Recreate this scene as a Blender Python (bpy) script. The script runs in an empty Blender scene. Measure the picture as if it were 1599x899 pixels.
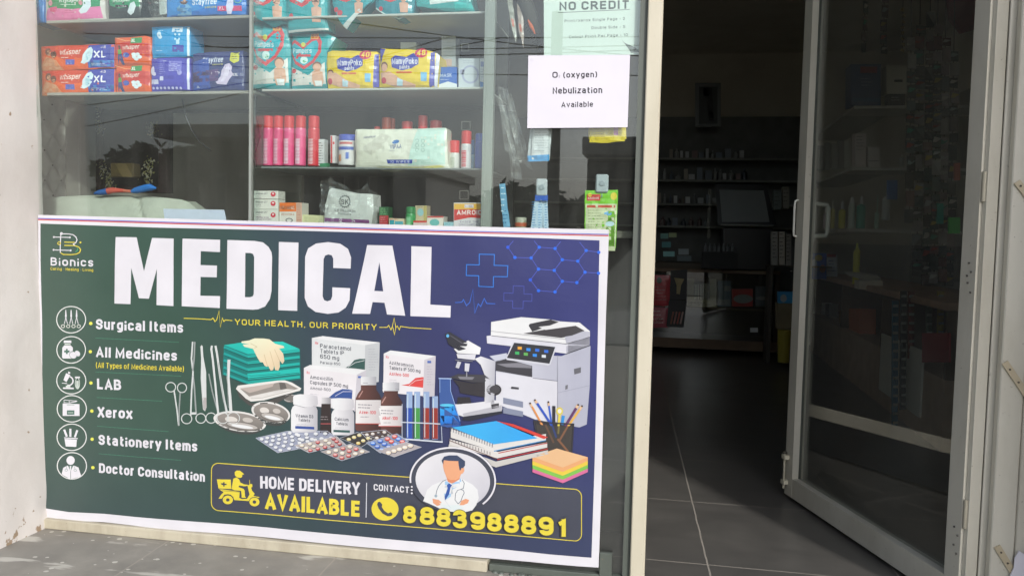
import bpy, math, random
from mathutils import Vector, Matrix, noise
from mathutils.geometry import tessellate_polygon
random.seed(7)
R=math.radians
SC=bpy.context.scene
COL=SC.collection
# ------------------------------------------------------------------ camera
FPX,YAW,PITCH,ROLL=1303.95,-0.18612,0.05978,0.0233
CAM=Vector((0.39498,-2.46998,1.02176))
_cy,_sy,_cp,_sp=math.cos(YAW),math.sin(YAW),math.cos(PITCH),math.sin(PITCH)
FW=Vector((_sy*_cp,_cy*_cp,-_sp)); _r0=Vector((_cy,-_sy,0)); _u0=_r0.cross(FW)
RT=_r0*math.cos(ROLL)+_u0*math.sin(ROLL); UP=-_r0*math.sin(ROLL)+_u0*math.cos(ROLL)
cd=bpy.data.cameras.new('camera'); cam=bpy.data.objects.new('camera',cd); COL.objects.link(cam)
cd.sensor_width=36; cd.sensor_fit='HORIZONTAL'; cd.lens=FPX/1599*36; cd.clip_start=.05; cd.clip_end=1500
m=Matrix((RT,UP,-FW)).transposed().to_4x4(); m.translation=CAM; cam.matrix_world=m
SC.camera=cam
# ------------------------------------------------------------------ world, sun, exposure
SUN_EL=29.0; SUN_DIR=Vector((.60,-1.0,0)).normalized()       # horizontal direction towards the sun
w=bpy.data.worlds.new('World'); SC.world=w; w.use_nodes=True
nt=w.node_tree; nt.nodes.clear()
sky=nt.nodes.new('ShaderNodeTexSky'); sky.sky_type='NISHITA'; sky.sun_disc=False
sky.sun_elevation=R(SUN_EL); sky.sun_rotation=math.atan2(SUN_DIR.x,SUN_DIR.y)
sky.air_density=1.3; sky.dust_density=4.0; sky.ozone_density=2.0
bg=nt.nodes.new('ShaderNodeBackground'); bg.inputs[1].default_value=.15
wo=nt.nodes.new('ShaderNodeOutputWorld')
hsv=nt.nodes.new('ShaderNodeHueSaturation'); hsv.inputs['Saturation'].default_value=.45
nt.links.new(sky.outputs[0],hsv.inputs['Color']); tin=nt.nodes.new('ShaderNodeMix'); tin.data_type='RGBA'; tin.blend_type='MULTIPLY'; tin.inputs[0].default_value=1; tin.inputs[7].default_value=(.94,1.0,1.10,1); nt.links.new(hsv.outputs[0],tin.inputs[6]); nt.links.new(tin.outputs[2],bg.inputs[0]); nt.links.new(bg.outputs[0],wo.inputs[0])
sl=bpy.data.lights.new('sun','SUN'); sl.energy=2.5; sl.angle=R(2.5); sl.color=(1,.972,.935)
so=bpy.data.objects.new('sun',sl); COL.objects.link(so)
sd=(SUN_DIR*math.cos(R(SUN_EL))+Vector((0,0,math.sin(R(SUN_EL)))))
so.rotation_euler=(-sd).to_track_quat('-Z','Y').to_euler(); so.location=sd*20
SC.view_settings.view_transform='Standard'; SC.view_settings.look='None'
SC.view_settings.exposure=0.30; SC.view_settings.gamma=1; SC.view_settings.use_curve_mapping=False
SC.cycles.max_bounces=10; SC.cycles.diffuse_bounces=6; SC.cycles.transparent_max_bounces=24; SC.cycles.caustics_reflective=False; SC.cycles.caustics_refractive=False
# ------------------------------------------------------------------ pixel rays to places
def ray(px,py): return FW+RT*((px-800)/FPX)-UP*((py-450)/FPX)
def W(px,py,Y=0.0):
    d=ray(px,py); return CAM+d*((Y-CAM.y)/d.y)
def F(px,py,z=0.0):
    d=ray(px,py); return CAM+d*((z-CAM.z)/d.z)
def WX(px,py,X):
    d=ray(px,py); return CAM+d*((X-CAM.x)/d.x)
def RW(px,py,D):                # the place, D metres in front of the glass, whose mirror image shows at that point of the glass
    d=ray(px,py); C=Vector((CAM.x,-CAM.y,CAM.z)); d=Vector((d.x,-d.y,d.z)); return C+d*((-D-C.y)/d.y)
# ------------------------------------------------------------------ colour and material
def lin(c): return c/12.92 if c<=.04045 else ((c+.055)/1.055)**2.4
def H(s):
    s=s.lstrip('#')
    if len(s)==3: s=''.join(a+a for a in s)
    return tuple(lin(int(s[i:i+2],16)/255) for i in (0,2,4))
def mixc(a,b,t): return tuple(a[i]+(b[i]-a[i])*t for i in range(3))
def G(c0,c1,x0,y0,x1,y1):      # printed colour blend between two points of the artwork
    a,b=H(c0),H(c1); dx,dy=x1-x0,y1-y0; L=dx*dx+dy*dy
    return lambda x,y: mixc(a,b,min(1,max(0,((x-x0)*dx+(y-y0)*dy)/L)))
def newmat(name):
    m=bpy.data.materials.new(name); m.use_nodes=True; n=m.node_tree.nodes; return m,n,m.node_tree.links,n['Principled BSDF']
def printed(name,rough=.45,spec=.5,mott=.06,bump=0,bscale=60,coat=0,sat=1.0,trans=0):
    m,n,l,b=newmat(name)
    at=n.new('ShaderNodeAttribute'); at.attribute_name='Col'
    no=n.new('ShaderNodeTexNoise'); no.inputs['Scale'].default_value=9; no.inputs['Detail'].default_value=6
    tc=n.new('ShaderNodeTexCoord'); l.new(tc.outputs['Object'],no.inputs['Vector'])
    mr=n.new('ShaderNodeMapRange'); mr.inputs[1].default_value=.3; mr.inputs[2].default_value=.7
    mr.inputs[3].default_value=1-mott; mr.inputs[4].default_value=1+mott*.5; l.new(no.outputs[0],mr.inputs[0])
    mu=n.new('ShaderNodeVectorMath'); mu.operation='SCALE'; l.new(at.outputs['Color'],mu.inputs[0]); l.new(mr.outputs[0],mu.inputs['Scale'])
    l.new(mu.outputs[0],b.inputs['Base Color'])
    b.inputs['Roughness'].default_value=rough; b.inputs['Specular IOR Level'].default_value=spec
    if coat: b.inputs['Coat Weight'].default_value=coat; b.inputs['Coat Roughness'].default_value=.12
    if bump:
        n2=n.new('ShaderNodeTexNoise'); n2.inputs['Scale'].default_value=bscale; n2.inputs['Detail'].default_value=5; n2.inputs['Distortion'].default_value=1.2
        l.new(tc.outputs['Object'],n2.inputs['Vector'])
        bp=n.new('ShaderNodeBump'); bp.inputs['Strength'].default_value=bump; bp.inputs['Distance'].default_value=.004
        l.new(n2.outputs[0],bp.inputs['Height']); l.new(bp.outputs[0],b.inputs['Normal'])
    return m
M={}
M['vinyl']=printed('printed_vinyl',.36,.6,.06,.42,5)
M['paper']=printed('paper',.6,.3,.03,.05,20)
M['card']=printed('printed_card',.42,.45,.05)
M['film']=printed('printed_film',.26,.6,.05,.35,34)
M['plastic']=printed('plastic',.3,.5,.04)
M['cloth']=printed('cloth',.85,.2,.12,.3,160)
M['wood']=printed('wood',.5,.4,.2,.1,40)
M['metal']=printed('painted_metal',.4,.5,.07,.04,50)
M['wall']=printed('painted_wall',.85,.2,.06,.12,30)
M['leaf']=printed('foliage',.7,.2,.4)
def mat_frame(name,base,dirt,rough=.42,amt=.5,sc=6):
    m,n,l,b=newmat(name); tc=n.new('ShaderNodeTexCoord')
    no=n.new('ShaderNodeTexNoise'); no.inputs['Scale'].default_value=sc; no.inputs['Detail'].default_value=8; no.inputs['Roughness'].default_value=.65
    mp=n.new('ShaderNodeMapping'); mp.inputs['Scale'].default_value=(1,1,.35); l.new(tc.outputs['Object'],mp.inputs[0]); l.new(mp.outputs[0],no.inputs['Vector'])
    cr=n.new('ShaderNodeValToRGB'); cr.color_ramp.elements[0].position=.42; cr.color_ramp.elements[1].position=.72
    cr.color_ramp.elements[0].color=(0,0,0,1); cr.color_ramp.elements[1].color=(amt,amt,amt,1); l.new(no.outputs[0],cr.inputs[0])
    mx=n.new('ShaderNodeMix'); mx.data_type='RGBA'; mx.inputs[6].default_value=(*H(base),1); mx.inputs[7].default_value=(*H(dirt),1)
    l.new(cr.outputs[0],mx.inputs[0])
    # small specks of dirt
    n2=n.new('ShaderNodeTexNoise'); n2.inputs['Scale'].default_value=95; n2.inputs['Detail'].default_value=3; l.new(tc.outputs['Object'],n2.inputs['Vector'])
    c2=n.new('ShaderNodeValToRGB'); c2.color_ramp.elements[0].position=.70; c2.color_ramp.elements[1].position=.76; l.new(n2.outputs[0],c2.inputs[0])
    m2=n.new('ShaderNodeMix'); m2.data_type='RGBA'; m2.inputs[7].default_value=(*H('6b5f4e'),1); l.new(mx.outputs[2],m2.inputs[6])
    sc2=n.new('ShaderNodeMath'); sc2.operation='MULTIPLY'; sc2.inputs[1].default_value=.6; l.new(c2.outputs[0],sc2.inputs[0]); l.new(sc2.outputs[0],m2.inputs[0])
    l.new(m2.outputs[2],b.inputs['Base Color']); b.inputs['Roughness'].default_value=rough
    bp=n.new('ShaderNodeBump'); bp.inputs['Strength'].default_value=.08; bp.inputs['Distance'].default_value=.003; l.new(no.outputs[0],bp.inputs['Height']); l.new(bp.outputs[0],b.inputs['Normal'])
    return m
M['cream']=mat_frame('cream_powder_coat','c6c1b3','968d79',.38,.35)
M['post']=mat_frame('cream_post_coat','b4ad9b','8f866f',.38,.4)
M['sill']=mat_frame('cream_stone_sill','aaa28f','7f7663',.6,.6,12)
M['channel']=mat_frame('grey_aluminium','8a8f89','6d716b',.35,.5)
M['gasket']=mat_frame('dark_gasket','4f544d','3a3f3a',.5,.5)
def mat_glass(name,tint,boost=1.0,smudge=.012):
    m=bpy.data.materials.new(name); m.use_nodes=True; n=m.node_tree.nodes; l=m.node_tree.links; n.clear()
    o=n.new('ShaderNodeOutputMaterial'); mx=n.new('ShaderNodeMixShader'); t=n.new('ShaderNodeBsdfTransparent'); g=n.new('ShaderNodeBsdfGlossy')
    t.inputs[0].default_value=(*tint,1); g.inputs['Roughness'].default_value=0.0; g.inputs[0].default_value=(1,1,1,1)
    fr=n.new('ShaderNodeFresnel'); ge=n.new('ShaderNodeNewGeometry')
    # same reflectance from either side of the pane
    mi=n.new('ShaderNodeMath'); mi.operation='MULTIPLY_ADD'; mi.inputs[1].default_value=1/1.52-1.52; mi.inputs[2].default_value=1.52
    l.new(ge.outputs['Backfacing'],mi.inputs[0]); l.new(mi.outputs[0],fr.inputs[0])
    mm=n.new('ShaderNodeMath'); mm.operation='MULTIPLY'; mm.inputs[1].default_value=boost; l.new(fr.outputs[0],mm.inputs[0])
    l.new(mm.outputs[0],mx.inputs[0]); l.new(t.outputs[0],mx.inputs[1]); l.new(g.outputs[0],mx.inputs[2])
    # a thin film of dust
    d=n.new('ShaderNodeBsdfDiffuse'); d.inputs[0].default_value=(.7,.68,.62,1)
    tc=n.new('ShaderNodeTexCoord'); no=n.new('ShaderNodeTexNoise'); no.inputs['Scale'].default_value=3.2; no.inputs['Detail'].default_value=9; no.inputs['Roughness'].default_value=.7
    mp=n.new('ShaderNodeMapping'); mp.inputs['Scale'].default_value=(1.6,1,.5); l.new(tc.outputs['Object'],mp.inputs[0]); l.new(mp.outputs[0],no.inputs['Vector'])
    mr=n.new('ShaderNodeMapRange'); mr.inputs[1].default_value=.35; mr.inputs[2].default_value=.75; mr.inputs[3].default_value=smudge*.4; mr.inputs[4].default_value=smudge*2.4
    l.new(no.outputs[0],mr.inputs[0]); m3=n.new('ShaderNodeMixShader'); l.new(mr.outputs[0],m3.inputs[0]); l.new(mx.outputs[0],m3.inputs[1]); l.new(d.outputs[0],m3.inputs[2])
    l.new(m3.outputs[0],o.inputs[0]); return m
M['glass']=mat_glass('window_glass',(.93,.965,.95),1.5,.012)
M['doorglass']=mat_glass('door_glass',(.9,.92,.9),1.15,.02)
M['bag']=mat_glass('clear_plastic_film',(.9,.92,.91),1.6,.05)
# ------------------------------------------------------------------ mesh buffer
class MB:
    def __init__(s): s.v=[]; s.f=[]; s.c=[]; s.m=[]; s.sm=[]
    def add(s,vs,fs,col,mat=0,smooth=False):
        b=len(s.v); s.v+=[Vector(v) for v in vs]
        if isinstance(col,str): col=H(col)
        for f in fs:
            s.f.append([b+i for i in f]); s.m.append(mat); s.sm.append(smooth)
            s.c.append([col]*len(f) if not callable(col) else [col(vs[i]) for i in f])
        return s
    def box(s,x0,x1,y0,y1,z0,z1,col='888',mat=0,bev=0):
        if bev:
            b=min(bev,(x1-x0)/2.01,(y1-y0)/2.01,(z1-z0)/2.01); vs=[];idx={}
            for i,(X,dx) in enumerate(((x0,b),(x1,-b))):
                for j,(Y,dy) in enumerate(((y0,b),(y1,-b))):
                    for k,(Z,dz) in enumerate(((z0,b),(z1,-b))):
                        idx[i,j,k,0]=len(vs); vs.append((X,Y+dy,Z+dz)); idx[i,j,k,1]=len(vs); vs.append((X+dx,Y,Z+dz)); idx[i,j,k,2]=len(vs); vs.append((X+dx,Y+dy,Z))
            fs=[]
            for i in (0,1):
                q=[idx[i,0,0,0],idx[i,1,0,0],idx[i,1,1,0],idx[i,0,1,0]]; fs.append(q if i else q[::-1])
                q=[idx[0,i,0,1],idx[0,i,1,1],idx[1,i,1,1],idx[1,i,0,1]]; fs.append(q if i else q[::-1])
                q=[idx[0,0,i,2],idx[1,0,i,2],idx[1,1,i,2],idx[0,1,i,2]]; fs.append(q if i else q[::-1])
            for j in (0,1):
                for k in (0,1):
                    fs.append([idx[0,j,k,1],idx[0,j,k,2],idx[1,j,k,2],idx[1,j,k,1]])
                    fs.append([idx[j,0,k,0],idx[j,0,k,2],idx[j,1,k,2],idx[j,1,k,0]])
                    fs.append([idx[j,k,0,0],idx[j,k,0,1],idx[j,k,1,1],idx[j,k,1,0]])
                    for i in (0,1): fs.append([idx[i,j,k,0],idx[i,j,k,1],idx[i,j,k,2]])
            return s.add(vs,fs,col,mat)
        vs=[(x,y,z) for x in (x0,x1) for y in (y0,y1) for z in (z0,z1)]
        return s.add(vs,[(0,1,3,2),(4,6,7,5),(0,4,5,1),(2,3,7,6),(0,2,6,4),(1,5,7,3)],col,mat)
    def prism(s,pts,vec,col,mat=0,side=None):      # polygon of 3D points pushed along vec
        n=len(pts); P=[Vector(p) for p in pts]; Q=[p+Vector(vec) for p in P]
        tr=[tuple(t) for t in tessellate_polygon([P])]
        s.add(P,tr,col,mat); s.add(Q,[t[::-1] for t in tr],side or col,mat)
        s.add(P+Q,[(i,(i+1)%n,n+(i+1)%n,n+i) for i in range(n)],side or col,mat); return s
    def lathe(s,c,prof,n=20,col='888',mat=0,axis='z',caps=True,colf=None):
        # prof: (radius, height, colour or None)
        vs=[];c=Vector(c)
        for r,h,*_ in prof:
            for i in range(n):
                a=2*math.pi*i/n
                if axis=='z': vs.append(c+Vector((r*math.cos(a),r*math.sin(a),h)))
                elif axis=='x': vs.append(c+Vector((h,r*math.cos(a),r*math.sin(a))))
                else: vs.append(c+Vector((r*math.cos(a),h,r*math.sin(a))))
        for k in range(len(prof)-1):
            cc=prof[k][2] if len(prof[k])>2 else col
            s.add(vs[k*n:(k+2)*n],[(i,(i+1)%n,n+(i+1)%n,n+i) for i in range(n)],colf or cc,mat,True)
        if caps:
            s.add(vs[:n],[tuple(range(n))[::-1]],prof[0][2] if len(prof[0])>2 else col,mat)
            s.add(vs[-n:],[tuple(range(n))],prof[-2][2] if len(prof[-2])>2 else col,mat)
        return s
    def tube(s,pts,r,col='888',n=8,mat=0,rs=None):
        P=[Vector(p) for p in pts]; rings=[]
        for i,p in enumerate(P):
            t=(P[min(i+1,len(P)-1)]-P[max(i-1,0)]).normalized()
            a=t.orthogonal().normalized() if i==0 else (pa-t*pa.dot(t)).normalized(); pa=a; b=t.cross(a); rr=rs[i] if rs else r
            rings+= [p+(a*math.cos(2*math.pi*k/n)+b*math.sin(2*math.pi*k/n))*rr for k in range(n)]
        fs=[(k*n+i,k*n+(i+1)%n,(k+1)*n+(i+1)%n,(k+1)*n+i) for k in range(len(P)-1) for i in range(n)]
        s.add(rings,fs,col,mat,True); s.add(rings[:n],[tuple(range(n))[::-1]],col,mat); s.add(rings[-n:],[tuple(range(n))],col,mat); return s
    def build(s,name,mats,parent=None,origin=None):
        me=bpy.data.meshes.new(name); o0=Vector(origin) if origin is not None else Vector((0,0,0))
        me.from_pydata([tuple(v-o0) for v in s.v],[],s.f)
        for mm in (mats if isinstance(mats,(list,tuple)) else [mats]): me.materials.append(M[mm] if isinstance(mm,str) else mm)
        me.polygons.foreach_set('material_index',s.m); me.polygons.foreach_set('use_smooth',s.sm)
        ca=me.color_attributes.new('Col','FLOAT_COLOR','CORNER'); buf=[]
        for cs in s.c:
            for c in cs: buf+= [c[0],c[1],c[2],1.0]
        ca.data.foreach_set('color',buf); me.update()
        o=bpy.data.objects.new(name,me); COL.objects.link(o); o.location=o0
        if parent:
            o.parent=parent; o.location=o0-parent.location
        return o
def thing(name,label,cat,loc=(0,0,0),group=None):
    o=bpy.data.objects.new(name,None); COL.objects.link(o); o.location=loc; o.empty_display_size=.05; return tag(o,label,cat,group)
def tag(o,label,cat,group=None,kind=None):
    o['label']=label; o['category']=cat
    if group: o['group']=group
    if kind: o['kind']=kind
    return o
def struct(o): o['kind']='structure'; return o
# letters drawn as pen strokes: x,y in cap heights; '~' rounds the corners, '~c' is a closed rounded loop
STROKES={
'A':'0,0 .28,1 .56,0;.1,.27 .46,.27','B':'0,0 0,1;~0,1 .46,1 .46,.53 0,.53;~0,.53 .5,.53 .5,0 0,0','C':'~.5,.68 .5,1 0,1 0,0 .5,0 .5,.32','D':'0,0 0,1;~0,1 .5,1 .5,0 0,0',
'E':'.44,1 0,1 0,0 .44,0;0,.52 .4,.52','F':'.44,1 0,1 0,0;0,.5 .38,.5','G':'~.5,.7 .5,1 0,1 0,0 .5,0 .5,.47;.5,.47 .28,.47','H':'0,0 0,1;.5,0 .5,1;0,.51 .5,.51','I':'0,0 0,1','J':'~.4,1 .4,0 0,0 0,.25',
'K':'0,0 0,1;.5,1 .04,.42;.18,.58 .52,0','L':'0,1 0,0 .42,0','M':'0,0 0,1 .34,.14 .68,1 .68,0','N':'0,0 0,1 .5,0 .5,1','O':'~c0,0 0,1 .52,1 .52,0','P':'0,0 0,1;~0,1 .48,1 .48,.45 0,.45','Q':'~c0,0 0,1 .52,1 .52,0;.3,.2 .55,-.08',
'R':'0,0 0,1;~0,1 .48,1 .48,.47 0,.47;.27,.47 .52,0','S':'~.48,.73 .48,1 0,1 0,.53 .48,.49 .48,0 0,0 0,.27','T':'0,1 .54,1;.27,1 .27,0','U':'~0,1 0,0 .5,0 .5,1','V':'0,1 .27,0 .54,1','W':'0,1 .2,0 .4,1 .6,0 .8,1',
'X':'0,0 .5,1;0,1 .5,0','Y':'0,1 .27,.42 .54,1;.27,.42 .27,0','Z':'0,1 .48,1 0,0 .48,0',
'a':'~.03,.6 .03,.73 .4,.73 .4,0;~.4,.43 0,.43 0,0 .4,0','b':'0,0 0,1;~0,.73 .42,.73 .42,0 0,0','c':'~.4,.52 .4,.73 0,.73 0,0 .4,0 .4,.22','d':'.42,0 .42,1;~.42,.73 0,.73 0,0 .42,0','e':'~.41,.36 .41,.73 0,.73 0,0 .4,0 .4,.14;0,.37 .41,.37',
'f':'~.32,1 .12,1 .12,0;0,.7 .3,.7','g':'~.42,.73 0,.73 0,.03 .42,.03;~.42,.73 .42,-.26 .03,-.26 .03,-.18','h':'0,0 0,1;~0,.73 .4,.73 .4,0','i':'0,0 0,.62;0,1 0,1.01','j':'~.14,.66 .14,-.26 0,-.26;.14,1 .14,1.01','k':'0,0 0,1;.4,.73 .04,.3;.15,.42 .42,0','l':'0,0 0,1',
'm':'0,0 0,.73;~0,.73 .34,.73 .34,0;~.34,.73 .68,.73 .68,0','n':'0,0 0,.73;~0,.73 .4,.73 .4,0','o':'~c0,0 0,.73 .44,.73 .44,0','p':'0,-.27 0,.73;~0,.73 .42,.73 .42,0 0,0','q':'.42,-.27 .42,.73;~.42,.73 0,.73 0,0 .42,0',
'r':'0,0 0,.73;~0,.5 0,.73 .22,.73','s':'~.37,.56 .37,.73 0,.73 0,.39 .37,.35 .37,0 0,0 0,.17','t':'~.12,.95 .12,0 .32,0;0,.7 .3,.7','u':'~0,.73 0,0 .4,0;.4,0 .4,.73','v':'0,.73 .22,0 .44,.73','w':'0,.73 .17,0 .34,.73 .51,0 .68,.73',
'x':'0,0 .42,.73;0,.73 .42,0','y':'0,.73 .22,.04;.44,.73 .14,-.27','z':'0,.73 .38,.73 0,0 .38,0',
'0':'~c0,0 0,1 .5,1 .5,0','1':'.02,.76 .25,.96 .25,0;.25,1 .25,.9','2':'~.02,.73 .02,1 .48,1 .48,.55 0,0;0,0 .5,0','3':'~.02,.76 .02,1 .47,1 .47,.54 .2,.54;~.2,.54 .5,.54 .5,0 0,0 0,.26','4':'.36,0 .36,1 0,.25 .52,.25','5':'.45,1 .04,1 .04,.56;~.03,.6 .48,.6 .48,0 0,0 0,.22',
'6':'~c0,0 0,.58 .5,.58 .5,0;~0,.3 0,1 .46,1 .46,.8','7':'0,1 .5,1 .16,0','8':'~c.03,.53 .03,1 .47,1 .47,.53;~c0,0 0,.53 .5,.53 .5,0','9':'~c0,.42 0,1 .5,1 .5,.42;~.5,.7 .5,0 .04,0 .04,.2',
'.':'0,0 0,.03','\u2022':'.08,.4 .08,.42',',':'.06,.05 0,-.18','(':'~.16,1.1 0,.8 0,.1 .16,-.2',')':'~0,1.1 .16,.8 .16,.1 0,-.2','-':'0,.38 .26,.38','/':'0,-.05 .36,1.05','+':'0,.4 .5,.4;.25,.15 .25,.65','%':'0,0 .5,1;.06,.85 .1,.9;.42,.1 .46,.15','\u2082':'~.02,.12 .02,.3 .22,.3 .22,.05 0,-.2;0,-.2 .24,-.2',':':'0,.02 0,.05;0,.55 0,.58',"'":'0,.85 0,1'}
def _round(P,closed,r=.24):
    n=len(P); out=[]
    for i in range(n):
        if not closed and i in (0,n-1): out.append(P[i]); continue
        a,p,e=P[i-1],P[i],P[(i+1)%n]; la=math.dist(a,p); le=math.dist(p,e)
        ka=.5 if closed or 0<i-1 else .95; ke=.5 if closed or i+1<n-1 else .95
        q=min(r,la*ka,le*ke)
        A=(p[0]+(a[0]-p[0])*q/la,p[1]+(a[1]-p[1])*q/la); E=(p[0]+(e[0]-p[0])*q/le,p[1]+(e[1]-p[1])*q/le)
        for k in range(5):
            t=k/4; out.append(((1-t)**2*A[0]+2*t*(1-t)*(p[0]*.82+(A[0]+E[0])*.09)+t*t*E[0],(1-t)**2*A[1]+2*t*(1-t)*(p[1]*.82+(A[1]+E[1])*.09)+t*t*E[1]))
    return out
_gs={}
def glyph(c):
    if c not in _gs:
        L=[];wd=0
        for q in STROKES.get(c,'0,0 0,.6').split(';'):
            cl=q.startswith('~c'); ro=q.startswith('~'); P=[tuple(float(v) for v in z.split(',')) for z in q.lstrip('~').lstrip('c').split()]
            wd=max(wd,max(p[0] for p in P))
            if ro: P=_round(P,cl)
            L.append((P,cl))
        _gs[c]=(L,wd)
    return _gs[c]
# ------------------------------------------------------------------ printed artwork on a real sheet
def pts(s): return [tuple(float(a) for a in q.split(',')) for q in s.split()] if isinstance(s,str) else s
def clipax(poly,ax,v,gt):
    out=[];n=len(poly)
    for i in range(n):
        a,b=poly[i],poly[(i+1)%n]; ia=(a[ax]>=v) if gt else (a[ax]<=v); ib=(b[ax]>=v) if gt else (b[ax]<=v)
        if ia: out.append(a)
        if ia!=ib:
            t=(v-a[ax])/(b[ax]-a[ax]); out.append((a[0]+(b[0]-a[0])*t,a[1]+(b[1]-a[1])*t))
    return out
class Art:
    """flat printing traced on the plane at depth Y; disp(x,y) lifts sheet and print together"""
    def __init__(s,Y,disp=None,cell=16,eps=.0003,place=None):
        s.off=0; s.Y=Y; s.d=disp; s.cell=cell; s.eps=eps; s.L=0; s.mb=MB(); s.place=place
    def world(s,x,y):
        o=s.eps*(s.L+s.off)
        if s.d:
            c=s.cell; gx,gy=math.floor(x/c),math.floor(y/c); u,v=x/c-gx,y/c-gy; D=s.disp
            o+=(D(gx*c,gy*c)*(1-u)+D(gx*c+c,gy*c)*u)*(1-v)+(D(gx*c,gy*c+c)*(1-u)+D(gx*c+c,gy*c+c)*u)*v
        if s.place: return s.place(x,y,o)
        p=W(x,y,s.Y); return Vector((p.x,p.y-o,p.z))
    def disp(s,x,y):
        k=(x,y)
        if not hasattr(s,'_dc'): s._dc={}
        if k not in s._dc: s._dc[k]=s.d(x,y)
        return s._dc[k]
    def tri(s,t,col):
        if isinstance(col,str): col=H(col)
        xs=[p[0] for p in t]; ys=[p[1] for p in t]; c=s.cell
        big=s.d and (max(xs)-min(xs)>c*.7 or max(ys)-min(ys)>c*.7)
        pieces=[t]
        if big:
            pieces=[]
            for i in range(math.floor(min(xs)/c),math.floor(max(xs)/c)+1):
                q=clipax(clipax(list(t),0,i*c,True),0,(i+1)*c,False)
                if len(q)<3: continue
                y2=[p[1] for p in q]
                for j in range(math.floor(min(y2)/c),math.floor(max(y2)/c)+1):
                    r=clipax(clipax(q,1,j*c,True),1,(j+1)*c,False)
                    if len(r)>=3: pieces.append(r)
        for q in pieces:
            a=sum(q[i][0]*q[(i+1)%len(q)][1]-q[(i+1)%len(q)][0]*q[i][1] for i in range(len(q)))
            if abs(a)<1e-6: continue
            if a>0: q=q[::-1]
            b=len(s.mb.v); s.mb.v+=[s.world(*p) for p in q]; s.mb.f.append(list(range(b,b+len(q)))); s.mb.m.append(0); s.mb.sm.append(bool(s.d))
            s.mb.c.append([col(*p) if callable(col) else col for p in q])
    def p(s,P,col,holes=()):
        loops=[[Vector((x,y,0)) for x,y in pts(q)] for q in (P,*holes)]; flat=[(v.x,v.y) for q in loops for v in q]
        for t in tessellate_polygon(loops): s.tri([flat[i] for i in t],col)
    def r(s,x0,y0,x1,y1,col,k=0): s.p([(x0,y0),(x1,y0+k),(x1,y1+k),(x0,y1)],col)
    def e(s,cx,cy,rx,ry,col,n=20,rot=0,a0=0,a1=360):
        c,q=math.cos(R(rot)),math.sin(R(rot)); P=[]
        for i in range(n+(a1-a0<360)):
            a=R(a0+(a1-a0)*i/n); x,y=rx*math.cos(a),ry*math.sin(a); P.append((cx+x*c-y*q,cy+x*q+y*c))
        s.p(P,col)
    def ring(s,cx,cy,rx,ry,w,col,n=36,a0=0,a1=360,rot=0):
        P=[]; c,q=math.cos(R(rot)),math.sin(R(rot))
        for i in range(n+1):
            a=R(a0+(a1-a0)*i/n); x,y=rx*math.cos(a),ry*math.sin(a); P.append((cx+x*c-y*q,cy+x*q+y*c))
        s.l(P,w,col)
    def l(s,P,w,col,closed=False):
        P=pts(P)
        if closed: P=P+[P[0]]
        n=len(P); off=[]
        for i in range(n):
            a=P[max(i-1,0)]; b=P[min(i+1,n-1)]
            if (closed or P[0]==P[-1]) and i in (0,n-1): a,b=P[-2],P[1]
            def un(u,v):
                L=math.hypot(v[0]-u[0],v[1]-u[1]) or 1; return ((v[0]-u[0])/L,(v[1]-u[1])/L)
            d1=un(a,P[i]) if a!=P[i] else un(P[i],b); d2=un(P[i],b) if b!=P[i] else d1
            nx,ny=-(d1[1]+d2[1]),(d1[0]+d2[0]); L=math.hypot(nx,ny) or 1; nx/=L; ny/=L
            cs=max(.5,nx*-d1[1]+ny*d1[0]); off.append((nx*w/2/cs,ny*w/2/cs))
        for i in range(n-1):
            a,b=P[i],P[i+1]; oa,ob=off[i],off[i+1]
            q=[(a[0]+oa[0],a[1]+oa[1]),(b[0]+ob[0],b[1]+ob[1]),(b[0]-ob[0],b[1]-ob[1]),(a[0]-oa[0],a[1]-oa[1])]
            s.tri([q[0],q[1],q[2]],col); s.tri([q[0],q[2],q[3]],col)
    def t(s,txt,x0,y0,x1,y1,h,col,b=.02,it=0):      # a line of lettering fitted between two ends of its baseline
        w=h*(.13+b*3.1); gap=.2+(.13+b*3.1)*.75; adv=[];X=0
        for c in txt:
            adv.append(X); X+=.34 if c==' ' else glyph(c)[1]+gap
        tot=X-gap; wx=min(w,(x1-x0)/max(tot,.01)*(.13+b*3.1)*1.25) ; sx=(x1-x0-wx)/max(tot,.01) if tot>.05 else 1; k=(y1-y0)/max(1e-6,x1-x0)
        for c,ax in zip(txt,adv):
            if c==' ': continue
            for P,cl in glyph(c)[0]:
                Q=[]
                for i,(px,py) in enumerate(P):
                    if not cl and i in (0,len(P)-1):       # square ends reach the letter's full height
                        o=P[1] if i==0 else P[-2]; L=math.dist((px,py),o) or 1; ex,ey=(px-o[0])/L,(py-o[1])/L
                        if py in (0,1,.73,-.27,.03,.95) and abs(ey)>.5: px+=ex*w/h*.5*(abs(ex)<.5); py+=ey*w/h*.5/(1-w/h)
                        elif abs(ex)>.8 and px!=0: px+=ex*w/h*.25
                    xx=x0+wx/2+(ax+px)*sx+it*h*py; Q.append((xx,y0+k*(xx-x0)-w/2-py*(h-w)))
                if max(math.dist(q,Q[0]) for q in Q)<w*.6:
                    c0=Q[0]; s.e(c0[0],c0[1]-w*.1,wx*.55,w*.55,col,8); continue
                s.l(Q,(w+wx)/2 if wx>w*.8 else wx*1.05,col,cl)
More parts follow.
